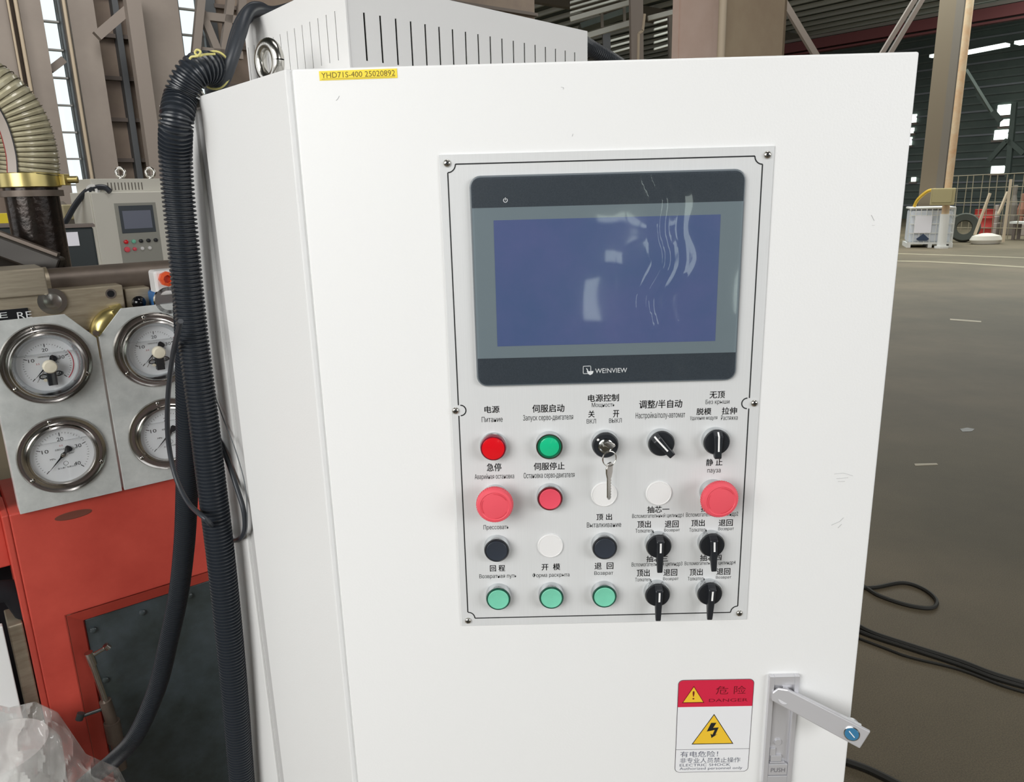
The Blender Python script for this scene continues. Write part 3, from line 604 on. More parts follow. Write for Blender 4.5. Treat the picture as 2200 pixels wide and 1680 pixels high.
# protective film, slightly wavy
fm = clear('protective_film', .035, .03)
fl = MB(); nx, ny = 90, 40; vs = []; fs = []
for j in range(ny+1):
    for i in range(nx+1):
        x = -.132+.264*i/nx; y = -.103+.206*j/ny
        xr = .048+.006*sin(y*40)+.004*sin(y*95); w = math.exp(-((x-xr)/.006)**2)*.0011+math.exp(-((x-xr-.02)/.01)**2)*.0006
        w += .00022*noise.noise(V((x*30, y*22, 3)))*(1 if x > .01 else .35)
        vs.append((x, y, .0063+w))
for j in range(ny):
    for i in range(nx): a = j*(nx+1)+i; fs.append((a, a+1, a+nx+2, a+nx+1))
fl.add(vs, fs); fo = fl.build('protective_film', fm, ts, smooth=True); fo['label'] = 'creased clear protective film'

# ---- operators on a 60 mm grid
GX = [-.0270, .0328, .0925, .1523, .2110]; GY = [-.2625, -.3222, -.3822, -.4420]
def op(name, label, cat, c, r_, group=None): return thing(name, label, cat, DF @ T(GX[c], GY[r_], .002), group)
def collar(p, h=.009, r0=.0146, r1=.0138): return MB().lathe([(r0, 0), (r0, h*.35), (r1+.0004, h*.85), (r1, h), (r1-.0012, h), (r1-.0015, h*.7)], 40, cap1=False).build('collar', CHROME, p, smooth=True)
def pushb(c, r_, capm, rimm, label):
    p = op('push_button', label, 'push button', c, r_, 'flush push buttons on the panel'); collar(p)
    MB().lathe([(.0136, .006), (.0136, .0098), (.0128, .0108), (.0119, .0105), (.0118, .008)], 40).build('rim', rimm, p, smooth=True)
    MB().lathe([(.0118, .008), (.0118, .0106), (.0112, .0112), (.0095, .0109), (.006, .0105), (.0001, .0103)], 40, cap1=False).build('cap', capm, p, smooth=True); return p
p = op('indicator_lamp', 'round red indicator lamp, top left of the button rows', 'indicator lamp', 0, 0)
MB().lathe([(.0146, 0), (.0146, .002), (.0138, .003)], 40).build('collar', CHROME, p, smooth=True)
MB().lathe([(.0138, .002), (.0138, .0105), (.0132, .0113), (.0122, .0114)], 40).build('rim', REDD, p, smooth=True)
MB().lathe([(.0122, .0112), (.0119, .0122), (.009, .0127), (.0001, .0129)], 40, cap1=False).build('lens', REDL, p, smooth=True)
p = op('illuminated_button', 'green lit push button in a chrome collar, right of the red lamp', 'push button', 1, 0); collar(p, .010, .0146, .0141)
MB().lathe([(.0127, .006), (.0127, .0093), (.0105, .0097)], 40).build('rim', GRND, p, smooth=True)
MB().lathe([(.0104, .009), (.0103, .0103), (.0095, .0106), (.0001, .0107)], 40, cap1=False).build('lens', GRNL, p, smooth=True)
pushb(1, 1, REDC, REDR, 'red flush push button between the emergency stop and the key')
pushb(0, 2, BLKC, BLKP, 'black flush push button below the left emergency stop'); pushb(2, 2, BLKC, BLKP, 'black flush push button, middle column of the panel')
pushb(0, 3, GRNC, GRNR, 'mint green push button, bottom left of the panel'); pushb(1, 3, GRNC, GRNR, 'mint green push button, middle of the three'); pushb(2, 3, GRNC, GRNR, 'mint green push button, rightmost of the three')
def estop(c, label, tilt, R_=.0196):
    p = op('emergency_stop', label, 'emergency stop', c, 1, 'red mushroom emergency stops'); collar(p, .010, .0146, .0136)
    MB().lathe([(.0105, .008), (.0105, .018)], 24).build('stem', REDR, p, smooth=True)
    hd = MB().lathe([(.012, .0165), (R_*.93, .0165), (R_, .0185), (R_, .0235), (R_*.93, .0262), (R_*.8, .0268), (R_*.76, .0262), (R_*.5, .0268), (.0001, .027)], 56, Matrix.Rotation(tilt, 4, 'Y'), cap1=False)
    h_ = hd.build('mushroom_head', REDE, p, smooth=True)
    kn = MB()
    for k in range(48):
        a = 2*pi*k/48; kn.box(-.0004, .0004, -.0003, .0003, .0187, .0232, Matrix.Rotation(tilt, 4, 'Y') @ T((R_)*cos(a), (R_)*sin(a), 0) @ Matrix.Rotation(a, 4, 'Z'))
    kn.build('grip_ribs', REDE, h_)
    ar = MB()
    for a0 in (.5, 2.6, 4.7):
        for k in range(8):
            a, b = a0+k*.14, a0+(k+1)*.14; r0_, r1_ = R_*.70, R_*.725
            ar.add([(r0_*cos(a), r0_*sin(a), .0272), (r1_*cos(a), r1_*sin(a), .0272), (r1_*cos(b), r1_*sin(b), .0272), (r0_*cos(b), r0_*sin(b), .0272)], [(0, 1, 2, 3)], Matrix.Rotation(tilt, 4, 'Y'))
    ar.build('turn_arrows', mat('engraved_red', (214, 66, 82), .5), h_); return p
estop(0, 'red mushroom emergency stop at the left of the panel', 0); estop(4, 'red mushroom emergency stop at the right, below the short lever switch', .10, .0200)
for i, (c, r_) in enumerate(((2, 1), (3, 1), (1, 2))):
    p = op('blanking_plug', ['white round blanking plug hanging key overlaps', 'white round blanking plug left of the right emergency stop', 'white round blanking plug between the two black buttons'][i], 'plug', c, r_, 'white blanking plugs')
    MB().lathe([(.0143, 0), (.0143, .0011), (.0136, .0017), (.0128, .0017), (.0001, .0017)], 40, cap1=False).build('disc', PLUG, p, smooth=True)
    MB().lathe([(.0138, .0012), (.0138, .0019), (.0131, .0021), (.0127, .0017)], 40, cap0=False, cap1=False).build('raised_rim', PLUG, p, smooth=True)
def selector(c, r_, label, ang, long=True):
    p = op('selector_switch', label, 'selector switch', c, r_, 'black rotary selector switches'); collar(p, .0082, .0146, .0141)
    MB().lathe([(.0136, .005), (.0136, .0092), (.013, .0105), (.0001, .0108)], 40, cap1=False).build('disc', BLKP, p, smooth=True)
    # lever in the Y/Z plane, Y up towards its pointer end
    if long: prof = [(.0134, .0085), (.0132, .0112), (.0105, .0178), (.0090, .0186), (-.0155, .0192), (-.0262, .0190), (-.0280, .0172), (-.0245, .0140), (-.0130, .0085)]; ty0, ty1, tz = -.0028, .0085, .0190
    else: prof = [(.0134, .0085), (.0128, .0115), (.0085, .0158), (-.0065, .0172), (-.0150, .0175), (-.0163, .0165), (-.016, .0115), (-.0125, .0085)]; ty0, ty1, tz = -.0075, .0085, .0166
    Rm = Matrix.Rotation(ang, 4, 'Z'); m = MB(); n = len(prof)
    def wid(y): return (.0042 if y > .005 else .0029) if long else (.0050 if y > -.006 else .0036)
    vs = [(-wid(y), y, z) for y, z in prof]+[(wid(y), y, z) for y, z in prof]
    m.add(vs, [tuple(range(n-1, -1, -1)), tuple(range(n, 2*n))]+[(i, (i+1) % n, n+(i+1) % n, n+i) for i in range(n)], Rm)
    lv = m.build('lever', BLKP, p, bevel=.0009, smooth=False)
    i_ = MB()
    if long: i_.add([(-.0010, ty0, .0191), (.0010, ty0, .0191), (.0010, ty1, .0188), (-.0010, ty1, .0188)], [(0, 1, 2, 3)], Rm @ T(0, 0, .0003))
    else: i_.add([(-.0009, ty0, .0178), (.0009, ty0, .0178), (.0009, ty1, .0164), (-.0009, ty1, .0164), (.0009, .0126, .0122), (-.0009, .0126, .0122)], [(0, 1, 2, 3), (3, 2, 4, 5)], Rm @ T(0, 0, .0002))
    i_.build('white_pointer', WMARK, lv); return p
selector(3, 0, 'black short selector switch with its pointer turned up left', R(42), False)
selector(4, 0, 'black short selector switch pointing up above the right emergency stop', R(0), False)
selector(3, 2, 'black long lever selector below the middle white plug', R(0)); selector(4, 2, 'black long lever selector below the right emergency stop', R(2))
selector(3, 3, 'black long lever selector at the bottom, next to the green buttons', R(-1)); selector(4, 3, 'black long lever selector at the bottom right corner', R(-3))
# key switch, keys
p = op('key_switch', 'black and chrome key switch with a key in it', 'key switch', 2, 0); collar(p, .008, .0146, .0141)
MB().lathe([(.0138, .005), (.0138, .0105), (.0128, .0122), (.0082, .0118), (.008, .009)], 40, cap1=False).build('black_ring', BLKP, p, smooth=True)
MB().lathe([(.0078, .008), (.0078, .0128), (.0068, .0133), (.0062, .0118), (.0001, .0118)], 32, cap1=False).build('lock_barrel', CHROME, p, smooth=True)
MB().lathe([(.0014, 0), (.0001, .0002)], 12, T(-.0082, .0072, .0122)).build('white_dot', WMARK, p)
k1 = thing('key', 'steel key pushed into the key switch', 'key', DF @ T(GX[2], GY[0], .0148) @ Matrix.Rotation(R(-32), 4, 'Z'))
def bowkey(par_, L, blade=True):
    m = MB(); m.prism([(-.0012, -.001), (.0012, -.001), (.0028, -.006), (.0042, -.012), (.0034, -.0175), (0, -.0195), (-.0034, -.0175), (-.0042, -.012), (-.0028, -.006)], 0, .0016)
    m.build('bow', CHROME2, par_, bevel=.0003)
# first key: blade along Z into the barrel, bow facing out and down
m = MB(); m.box(-.0035, .0035, -.0008, .0008, -.006, .004); m.build('blade', CHROME2, k1)
m = MB(); m.prism([(-.0035, .003), (.0035, .003), (.0052, .009), (.0046, .0155), (.002, .0185), (-.002, .0185), (-.0046, .0155), (-.0052, .009)], -.0009, .0009, Matrix.Rotation(R(58), 4, 'X')); m.build('bow', CHROME2, k1, bevel=.0003)
rc_ = hit(DF, 1309, 985, .028); kr = thing('key_ring', 'thin wire key ring joining the two keys', 'key ring', DF @ T(rc_.x, rc_.y, .028) @ Matrix.Rotation(R(14), 4, 'Y'))
MB().tube([(.0075*cos(a), .0082*sin(a), 0) for a in [2*pi*k/32 for k in range(33)]], .00055, 8, caps=False).build('wire_loop', CHROME2, kr, smooth=True)
MB().tube([(.0075*cos(a), .0082*sin(a), .0011) for a in [.3+1.6*pi*k/32 for k in range(33)]], .0005, 8).build('wire_loop', CHROME2, kr, smooth=True)
kt = hit(DF, 1309, 997, .024); kb = hit(DF, 1307.5, 1073, .024); k2 = thing('key', 'steel key hanging from the ring over the white plug', 'key', DF @ T(kt.x, kt.y, .024) @ Matrix.Rotation(R(50), 4, 'Y'))
LK = kt.y-kb.y
m = MB(); m.prism([(-.003, .0015), (.003, .0015), (.0058, -.004), (.0056, -.0095), (.0036, -.0155), (-.0036, -.0155), (-.0056, -.0095), (-.0058, -.004)], -.0009, .0009); m.build('bow', CHROME2, k2, bevel=.0003)
bl = [(-.0034, -.0155), (-.0032, -LK+.003), (-.001, -LK)]; y = -LK+.001
tee = [(.001, -LK)]
while y < -.018: tee += [(.0034, y+.0012), (.0018, y+.0024)]; y += .0032
m = MB(); m.prism(bl+tee+[(.0034, -.0155)], -.0007, .0007); m.build('blade', CHROME2, k2)

# ================================================================== door furniture
yl = thing('label_tape', 'yellow printed label tape at the top left of the door', 'label', DF @ T(-.1441, .1128, .0002) @ Matrix.Rotation(R(.4), 4, 'Z'))
MB().box(-.0372, .0372, -.0042, .0042, 0, .0003).build('tape', YEL, yl)
m = MB(); text_mb(m, 'YHD71S-400 25020892', -.0352, .0352, -.0022, .0028, .0004); m.box(-.0352, .0352, -.0032, -.0029, .0003, .0004); m.build('lettering', YINK, yl)
st = thing('warning_sticker', 'red and white electric shock danger sticker on the door', 'sticker', DF @ T(.2258, -.6255, .0002) @ Matrix.Rotation(R(-.3), 4, 'Z'))
SW, SH = .0895, .130
MB().prism(rrect(SW, SH, .006), 0, .0002).build('edge_line', mat('sticker_edge', (70, 60, 70), .5), st)
MB().prism(rrect(SW-.0012, SH-.0012, .0055), .0002, .0003).build('sheet', STW, st)
hp = [p for p in rrect(SW-.0012, SH-.0012, .0055) if p[1] > 0]
MB().prism([(SW/2-.0006, SH/2-.037)]+hp+[(-SW/2+.0006, SH/2-.037)], .0003, .0004).build('red_header', STR, st)
def tri(cx, cy, w, h, z, par_, nm, mt): return MB().prism([(cx-w/2, cy-h/2), (cx+w/2, cy-h/2), (cx, cy+h/2)], z, z+.0001).build(nm, mt, par_)
tri(-.0262, .0453, .0265, .0235, .0004, st, 'triangle_border', STDR); tri(-.0262, .0450, .0235, .0205, .0005, st, 'warning_triangle', STY)
tri(-.0005, -.0035, .0505, .0425, .0003, st, 'triangle_border', INK); tri(-.0005, -.0038, .0472, .0395, .0004, st, 'warning_triangle', STY)
m = MB(); m.prism([(-.0035, .0075), (.0028, .0075), (-.0008, .0005), (.0058, .001), (.0022, -.0095), (.0045, -.0086), (-.0022, -.0138), (-.0036, -.0078), (-.0012, -.0092), (.0012, -.0025), (-.0082, -.0045)], .0005, .0006, T(0, -.002, 0)); m.build('lightning_bolt', INK, st)
m = MB(); text_mb(m, '危 险', .0, .0355, .0447, .0560, .0005); text_mb(m, 'DANGER', -.0075, .0385, .0345, .0388, .0005, .0); text_mb(m, '!', -.0274, -.0250, .0385, .0500, .0007); m.build('lettering', STDR, st)
m = MB(); m.box(-SW/2, SW/2, -.0321, -.0317, .0003, .0004); m.build('divider_line', INK, st)
m = MB(); text_mb(m, '有电危险！', -.0388, .007, -.0428, -.0345, .0004); text_mb(m, '非专业人员禁止操作', -.0388, .0345, -.0515, -.0440, .0004)
text_mb(m, 'ELECTRIC SHOCK', -.039, .0225, -.0562, -.0525, .0004); text_mb(m, 'Authorized personnel only', -.039, .0375, -.0623, -.0575, .0004); m.build('lettering', STGREY, st)

lh = thing('door_latch', 'cast metal latch with its lever handle swung out on the door', 'latch', DF @ T(.3045, -.630, .0))
hw, hl = .0175, .0755
bp = MB(); ix, iy0, iy1 = .0118, -.0635, .0640
bp.box(-hw, -ix, -hl, hl, 0, .0062); bp.box(ix, hw, -hl, hl, 0, .0062); bp.box(-ix, ix, iy1, hl, 0, .0062); bp.box(-ix, ix, -hl, iy0, 0, .0062); bp.box(-ix, ix, iy0, iy1, 0, .0012)
bp.build('mounting_plate', ZINC, lh, bevel=.0012)
MB().box(-.0115, .0115, iy0+.001, iy0+.0165, .0012, .0056).build('push_tab', ZINC, lh, bevel=.0008)
m = MB(); text_mb(m, 'PUSH', -.0085, .0085, iy0+.0055, iy0+.0115, .0058); m.build('lettering', ZINCD, lh)
MB().lathe([(.0095, .0012), (.0095, .0045), (.0075, .0065)], 28, T(0, .046, 0)).build('pivot_boss', ZINC, lh, smooth=True)
m = MB(); m.box(-.009, .004, -.044, -.036, .0012, .0042); m.box(-.0105, -.0035, -.036, -.026, .0012, .0036); m.lathe([(.0042, .0012), (.0042, .003), (.003, .003)], 20, T(-.001, -.018, 0)); m.box(-.01, .008, -.046, -.0445, .0012, .005); m.build('catch', ZINC, lh, bevel=.0004)
# lever: from pivot to end, out towards the viewer
LA = hit(DF, 1683, 1498, .010); LB = hit(DF, 1840, 1578, .042); iL = V((.3045, -.630, 0)); pa, pb = LA-iL, LB-iL
dv = (pb-pa).normalized(); up_ = V((0, 0, 1)); nn = (up_-dv*dv.dot(up_)).normalized(); sd = dv.cross(nn); ML = Matrix(((dv.x, sd.x, nn.x, pa.x), (dv.y, sd.y, nn.y, pa.y), (dv.z, sd.z, nn.z, pa.z), (0, 0, 0, 1)))
LL = (pb-pa).length
m = MB(); m.prism([(-.010, -.0085), (-.0135, 0), (-.010, .0095), (LL+.009, .0125), (LL+.0105, -.0125), (.0, -.0125)], -.001, .0032, ML); lever = m.build('lever', ZINC, lh, bevel=.0014)
m = MB(); m.prism([(-.004, .004), (LL+.002, .0085), (LL+.002, .011), (-.004, .0075)], -.010, -.001, ML); m.prism([(-.004, -.0085), (LL+.002, -.0098), (LL+.002, -.0075), (-.004, -.0065)], -.010, -.001, ML); m.build('lever_flange', ZINC, lever)
MB().lathe([(.0098, -.016), (.0098, -.001)], 28, ML @ T(LL-.0055, .001, 0)).build('lock_housing', ZINC, lever, smooth=True)
MB().lathe([(.0085, .0032), (.0085, .0042), (.0078, .0046)], 32, ML @ T(LL-.0055, 0, 0)).build('lock_ring', CHROME, lever, smooth=True)
MB().lathe([(.0076, .0044), (.0072, .0049), (.0001, .0049)], 32, ML @ T(LL-.0055, 0, 0), cap1=False).build('blue_lock_face', BLUE, lever, smooth=True)
MB().box(-.0045, .0045, -.0005, .0005, .0049, .0052, ML @ T(LL-.0055, 0, 0) @ Matrix.Rotation(R(28), 4, 'Z')).build('key_slot', WMARK, lever)
MB().cyl((0, .046, .004), tuple(pa+V((0, 0, .002))), .0065, n=20).build('pivot_arm', ZINC, lever, smooth=True)

# ================================================================== hoses and cables
SF = frame(A0.x, A0.y, R(-48.8))
def sp(px, py, off): return SF @ hit(SF, px, py, off)
def corr(path, rad, pitch, name, label, dips=(), seg=20, depth=.82):
    P = resample(spline(path, 24), pitch/4)
    for _ in range(60): P = [P[0]]+[(P[i-1]+P[i]*2+P[i+1])/4 for i in range(1, len(P)-1)]+[P[-1]]
    rr = [rad if (i % 4) in (0, 1) else rad*depth for i in range(len(P))]
    # sharper square ridges
    return tag(MB().tube(P, rr, seg).build(name, HOSE, smooth=False), label, 'hose', 'black corrugated cable conduits')
end = ondepth(461, 151, .975); 
mp_ = [end, ondepth(443, 144, .960), ondepth(421, 151, .948), ondepth(402, 173, .943), ondepth(388, 210, .943)]+[sp(x, y, .030) for x, y in ((379, 260), (377, 330), (383, 420), (393, 520), (403, 620), (414, 720), (427, 820), (440, 920), (452, 1020), (465, 1120), (477, 1220), (488, 1320), (498, 1420), (507, 1520), (515, 1620), (524, 1730), (530, 1850))]
h1 = corr(mp_, .0192, .0052, 'corrugated_hose', 'thick black corrugated hose hanging down the cabinet side'); h1.data.shade_smooth(); h1.data.set_sharp_from_angle(angle=R(25))
h2p = [ondepth(395, 470, 1.03), ondepth(396, 560, 1.04), ondepth(401, 660, 1.06), ondepth(404, 780, 1.09), ondepth(404, 900, 1.12), ondepth(403, 1000, 1.16), ondepth(400, 1100, 1.2), ondepth(395, 1180, 1.23), ondepth(383, 1280, 1.27), ondepth(362, 1380, 1.30), ondepth(337, 1480, 1.33), ondepth(292, 1580, 1.36), ondepth(245, 1632, 1.40), ondepth(205, 1665, 1.46), ondepth(150, 1710, 1.52)]
h2 = corr(h2p, .0180, .0050, 'corrugated_hose', 'second black corrugated hose curving left to the red press'); h2.data.shade_smooth(); h2.data.set_sharp_from_angle(angle=R(25))
m = MB(); ec = mp_[0]; ax = (mp_[0]-mp_[1]).normalized(); Q = T(*ec) @ ax.to_track_quat('Z', 'Y').to_matrix().to_4x4()
tie = thing('wire_tie', 'yellow wire tie knotted round the top end of the hose', 'wire tie', Q)
MB().tube([(.0215*cos(a), .0215*sin(a), 0) for a in [2*pi*k/36 for k in range(37)]], .0013, 8, caps=False).build('loop', TIE, tie, smooth=True)
QI = Q.inverted(); kp = lambda a, b, y: QI @ ondepth(a, b, y)
MB().tube(spline([kp(462, 116, .945), kp(440, 117, .935), kp(428, 120, .93), kp(419, 114, .93), kp(423, 107, .93), kp(431, 111, .928), kp(425, 120, .926), kp(412, 122, .926), kp(407, 127, .926)], 6), .0013, 8).build('knot', TIE, tie, smooth=True)
def cab_(pts, r, label, nm='cable', mt=CABLE, n=10): return tag(MB().tube(spline(pts, 10), r, n).build(nm, mt, smooth=True), label, 'cable', None)
cab_([ondepth(452, 196, .99), ondepth(478, 178, .975), ondepth(498, 130, .97), ondepth(516, 75, .98), ondepth(532, 30, 1.0), ondepth(556, 20, 1.03), ondepth(590, 26, 1.06), ondepth(640, 14, 1.12), ondepth(700, 10, 1.2)], .0072, 'thick black cable rising from the hose end over the hood', mt=CABLE)
cab_([ondepth(468, 190, 1.0), ondepth(490, 150, .99), ondepth(505, 95, 1.0), ondepth(524, 45, 1.01), ondepth(545, 33, 1.05), ondepth(600, 30, 1.08), ondepth(660, 16, 1.16)], .0075, 'black cable behind the thick one, beside the hood')
cab_([ondepth(484, 170, 1.0), ondepth(492, 110, 1.01), ondepth(510, 50, 1.02), ondepth(535, 16, 1.03), ondepth(560, 12, 1.04), ondepth(580, 24, 1.05)], .0045, 'thinner black cable arching above the other two')
cab_([sp(388, 690, .06), sp(372, 760, .055), sp(361, 850, .055), sp(361, 940, .055), sp(376, 1020, .055), sp(405, 1080, .053), sp(445, 1118, .052), sp(475, 1150, .004), sp(503, 1161, .004), sp(524, 1146, .004), sp(524, 1100, .004), sp(508, 1045, .004), sp(487, 985, .004), sp(462, 925, .004), sp(440, 880, .004)], .0034, 'loose black cable looping around the corrugated hose')
cab_([sp(455, 830, .003), sp(476, 890, .003), sp(505, 965, .003), sp(526, 1040, .003), sp(531, 1100, .003), sp(530, 1140, .003), sp(520, 1155, .003)], .0008, 'hair thin grey wire beside the looping cable', mt=BLUEP, n=6)
# hose far right of hood
rh = corr([ondepth(1235, 82, 1.35), ondepth(1262, 100, 1.4), ondepth(1300, 122, 1.45), ondepth(1330, 140, 1.5)], .014, .006, 'corrugated_hose', 'short black corrugated hose peeking out behind the hood', seg=14)

# ================================================================== the press on the left
MO = V((-1.065, 1.669, 0)); MF = frame(MO.x, MO.y, R(38))
def mh(px, py, off=0): return hit(MF, px, py, off)
def mpoly(pts, z0, z1, off=None):
    return [tuple(mh(a, b, z1 if off is None else off).to_2d()) for a, b in pts]
pressT = thing('hydraulic_press', 'red painted press body with a recessed dark steel cover', 'machine', MF)
yT = mh(35, 1107).y; yR = (mh(265, 1052).y+yT)/2
cl = mh(178, 1338, -.02); cr = mh(458, 1247, -.02); cb = mh(232, 1600, -.02)
xl = mh(21, 1119).x; xo = (cl.x+mh(232, 1600, -.02).x)/2; yo = (cl.y+cr.y)/2; xR = 1.15
fb = -H
cw = .034
m = MB(); m.prism([(xl, fb), (xo-cw, fb), (xo-cw, yo+cw), (xR, yo+cw), (xR, yR), (xl, yR)], -.3, -.012); body_ = m.build('frame', PRED, pressT, bevel=.004)
m = MB(); m.add([(xo-cw, fb, -.0125), (xo, fb, -.03), (xo, yo, -.03), (xo-cw, yo+cw, -.0125), (xR, yo, -.03), (xR, yo+cw, -.0125)], [(0, 1, 2, 3), (3, 2, 4, 5)])
m.add([(xo, fb, -.03), (xo, fb, -.045), (xo, yo, -.045), (xo, yo, -.03), (xR, yo, -.045), (xR, yo, -.03)], [(0, 1, 2, 3), (3, 2, 4, 5)]); m.build('recess_edge', PRED, pressT)
MB().box(xo-.004, xR, fb, yo+.004, -.3, -.042).build('rear_plate', PRED, pressT)
cov = MB().box(xo+.004, xR, fb, yo-.004, -.044, -.036).build('cover_plate', PDARK, pressT, bevel=.002)
for (a, b) in ((200, 1353), (305, 1315), (407, 1279), (226, 1460)):
    c = mh(a, b, -.036); MB().lathe([(.008, 0), (.008, .005), (.005, .007)], 12, T(c.x, c.y, -.036)).build('bolt', PDARK, cov, smooth=True)
c = mh(158, 1106, -.012); MB().lathe([(.001, 0), (.035, .0005), (.04, .0002)], 24, T(c.x, c.y, -.0118) @ Matrix.Diagonal((1, .25, 1, 1))).build('stamped_plate', mat('worn_red_brown', (120, 70, 58), .5), pressT)
# left side of the press: red cheek set back; a black block paints the opening's shade
m = MB(); m.box(xl-.30, xl-.012, mh(0, 1240).y, yR+.08, -.35, -.05); m.build('side_cheek', PRED, pressT, bevel=.004)
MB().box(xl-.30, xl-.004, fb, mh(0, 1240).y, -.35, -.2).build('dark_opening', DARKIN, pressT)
MB().box(xl-.014, xl, fb, yR, -.16, -.012).build('edge_plate', PRED, pressT, bevel=.003)
# black guard and white sheet left
gd = thing('guard_channel', 'dirty steel channel beside the red press with a black top', 'steel channel', MF)
g0 = mh(10, 1345, -.03); g1 = mh(100, 1515, -.03)
MB().box(g0.x+.005, xl-.016, fb, g0.y-.0, -.12, -.02).build('channel', OSTEEL, gd, bevel=.003)
MB().tube([(g0.x-.02, g0.y+.08, -.06), (g0.x+.03, g0.y+.07, -.06), (g0.x+.055, g0.y+.0, -.06)], .03, 12).build('black_cap', DARKIN, gd, smooth=True)
wsx = mh(8, 1345, .02); tag(MB().box(wsx.x-.4, wsx.x-.002, fb, wsx.y, .0, .02).build('sheet_panel', WHITE, M=MF, bevel=.002), 'white sheet metal panel at the lower left edge', 'panel')
# gauge plates
jx = mh(236, 880).x; lx_ = mh(22, 1000).x
def gplate(x0, x1, label, cut):
    g = thing('gauge_plate', label, 'mounting plate', MF, 'galvanised gauge plates')
    yt = mh(80, 681).y; y0 = yR-.0015; c_ = cut
    P = [(x0, y0), (x1, y0), (x1, yt-c_), (x1-c_*.9, yt), (x0+c_*.9*.35, yt), (x0, yt-c_*.35)] if x0 < 0 and cut > 0 and x1 < .16 else [(x0, y0), (x1, y0), (x1, yt), (x0+c_*.9, yt), (x0, yt-c_)]
    MB().prism(P, -.004, 0).build('sheet', GALV, g, bevel=.001); MB().box(x0, x0+.003, y0, P[-1][1], -.06, -.004).build('folded_edge', GALV, g); return g
gplate(lx_, jx-.0025, 'galvanised plate carrying the left pair of gauges', .062)
gplate(jx+.0025, jx+.27, 'galvanised plate carrying the right pair of gauges, behind the hose', .062)
m = MB(); cj = mh(207, 716, .004); m.cyl((cj.x, cj.y, -.01), (cj.x, cj.y, .008), .006, n=10); tag(m.build('bolt', OSTEEL2, M=MF), 'small dirty bolt between the two gauge plates', 'bolt')
def gauge(px, py, contact, label):
    c = mh(px, py, .004); G = MF @ T(c.x, c.y, 0)
    g = thing('pressure_gauge', label, 'pressure gauge', G, 'pressure gauges on the plates'); RF = .0925
    MB().lathe([(RF-.004, 0), (RF, .002), (RF-.002, .006), (RF-.006, .0045), (.076, .0035), (.072, .006)], 56, cap1=False).build('flange', SSTEEL, g, smooth=True)
    if contact: hb, rb, rd, zd = .034, .0765, .058, .012
    else: hb, rb, rd, zd = .014, .0735, .0665, .004
    MB().lathe([(rb, .003), (rb, hb-.004), (rb-.002, hb), (rb-.006, hb+.001), (rb-.008, hb-.003), (rb-.0085, zd)], 56, cap0=False, cap1=False).build('bezel', SSTEEL, g, smooth=True)
    if contact: MB().lathe([(rb-.0085, hb-.006), (rd+.004, zd+.006), (rd+.002, zd)], 48, cap0=False, cap1=False).build('inner_cone', CHROME, g, smooth=True)
    dl = MB().lathe([(rb-.0086, zd-.002), (rb-.0086, zd)], 48).build('dial', DIAL, g)
    t = MB(); s = rd/.0665
    for k in range(41):
        a = R(225-270*k/40); big = k % 10 == 0; r0_, r1_ = (.046 if big else (.0495 if k % 5 == 0 else .0515))*s, .0545*s
        w = .0008 if big else .0004; d = V((cos(a), sin(a))); n = V((-d.y, d.x))*w
        t.add([(d.x*r0_-n.x, d.y*r0_-n.y, 0), (d.x*r1_-n.x, d.y*r1_-n.y, 0), (d.x*r1_+n.x, d.y*r1_+n.y, 0), (d.x*r0_+n.x, d.y*r0_+n.y, 0)], [(0, 1, 2, 3)], T(0, 0, zd+.0003))
    for s_, k in (('10', 10), ('20', 20), ('30', 30), ('40', 40)):
        a = R(225-270*k/40); cx, cy = .0365*s*cos(a), .0385*s*sin(a)
        text_mb(t, s_, cx-.0068*s, cx+.0068*s, cy-.0044*s, cy+.0044*s, zd+.0004)
    if contact: text_mb(t, '抗震电接点压力表', -.016, .006, .017, .0205, zd+.0004); text_mb(t, 'MPa', .014, .023, .001, .0045, zd+.0004)
    else:
        text_mb(t, '抗震压力表', -.014, .006, .0115, .016, zd+.0004); text_mb(t, 'MPa', -.027, -.016, -.0085, -.0045, zd+.0004); text_mb(t, 'bar', .013, .0245, -.001, .0035, zd+.0004)
        text_mb(t, '压力表厂有限公司', -.015, .022, -.0335, -.0295, zd+.0004)
        for k in range(24): a = 2*pi*k/24; t.add([(.0045*cos(a)+.003, .0045*sin(a)-.0215, zd+.0004), (.0052*cos(a)+.003, .0052*sin(a)-.0215, zd+.0004), (.0052*cos(a+.26)+.003, .0052*sin(a+.26)-.0215, zd+.0004), (.0045*cos(a+.26)+.003, .0045*sin(a+.26)-.0215, zd+.0004)], [(0, 1, 2, 3)])
    t.build('scale_print', INK, dl)
    rr = MB(); text_mb(rr, '2.5', -.022 if contact else -.004, -.015 if contact else .003, .002 if contact else .021, .0055 if contact else .0245, zd+.0004)
    if contact:
        for k in range(16):
            a, b = R(32-4.8*k), R(32-4.8*(k+1)); rr.add([(.0505*cos(a), .0505*sin(a), zd+.0004), (.0525*cos(a), .0525*sin(a), zd+.0004), (.0525*cos(b), .0525*sin(b), zd+.0004), (.0505*cos(b), .0505*sin(b), zd+.0004)], [(0, 1, 2, 3)])
    rr.build('red_print', mat('dial_red', (196, 70, 84), .5), dl)
    nd = MB(); a = R(225); z = zd+.004; L_ = .048*s
    def rp(P): return [(x*cos(a)-y*sin(a), x*sin(a)+y*cos(a)) for x, y in P]
    nd.prism(rp([(L_, 0), (.008, .0019), (0, .0052), (-.008, .003), (-.0185, .0085), (-.0235, .007), (-.025, 0), (-.0235, -.007), (-.0185, -.0085), (-.008, -.003), (0, -.0052), (.008, -.0019)]), z, z+.0008); nd.build('needle', DARKIN, g)
    MB().lathe([(.0042, zd), (.0042, z+.0012), (.002, z+.0018)], 16).build('hub', CHROME2, g, smooth=True)
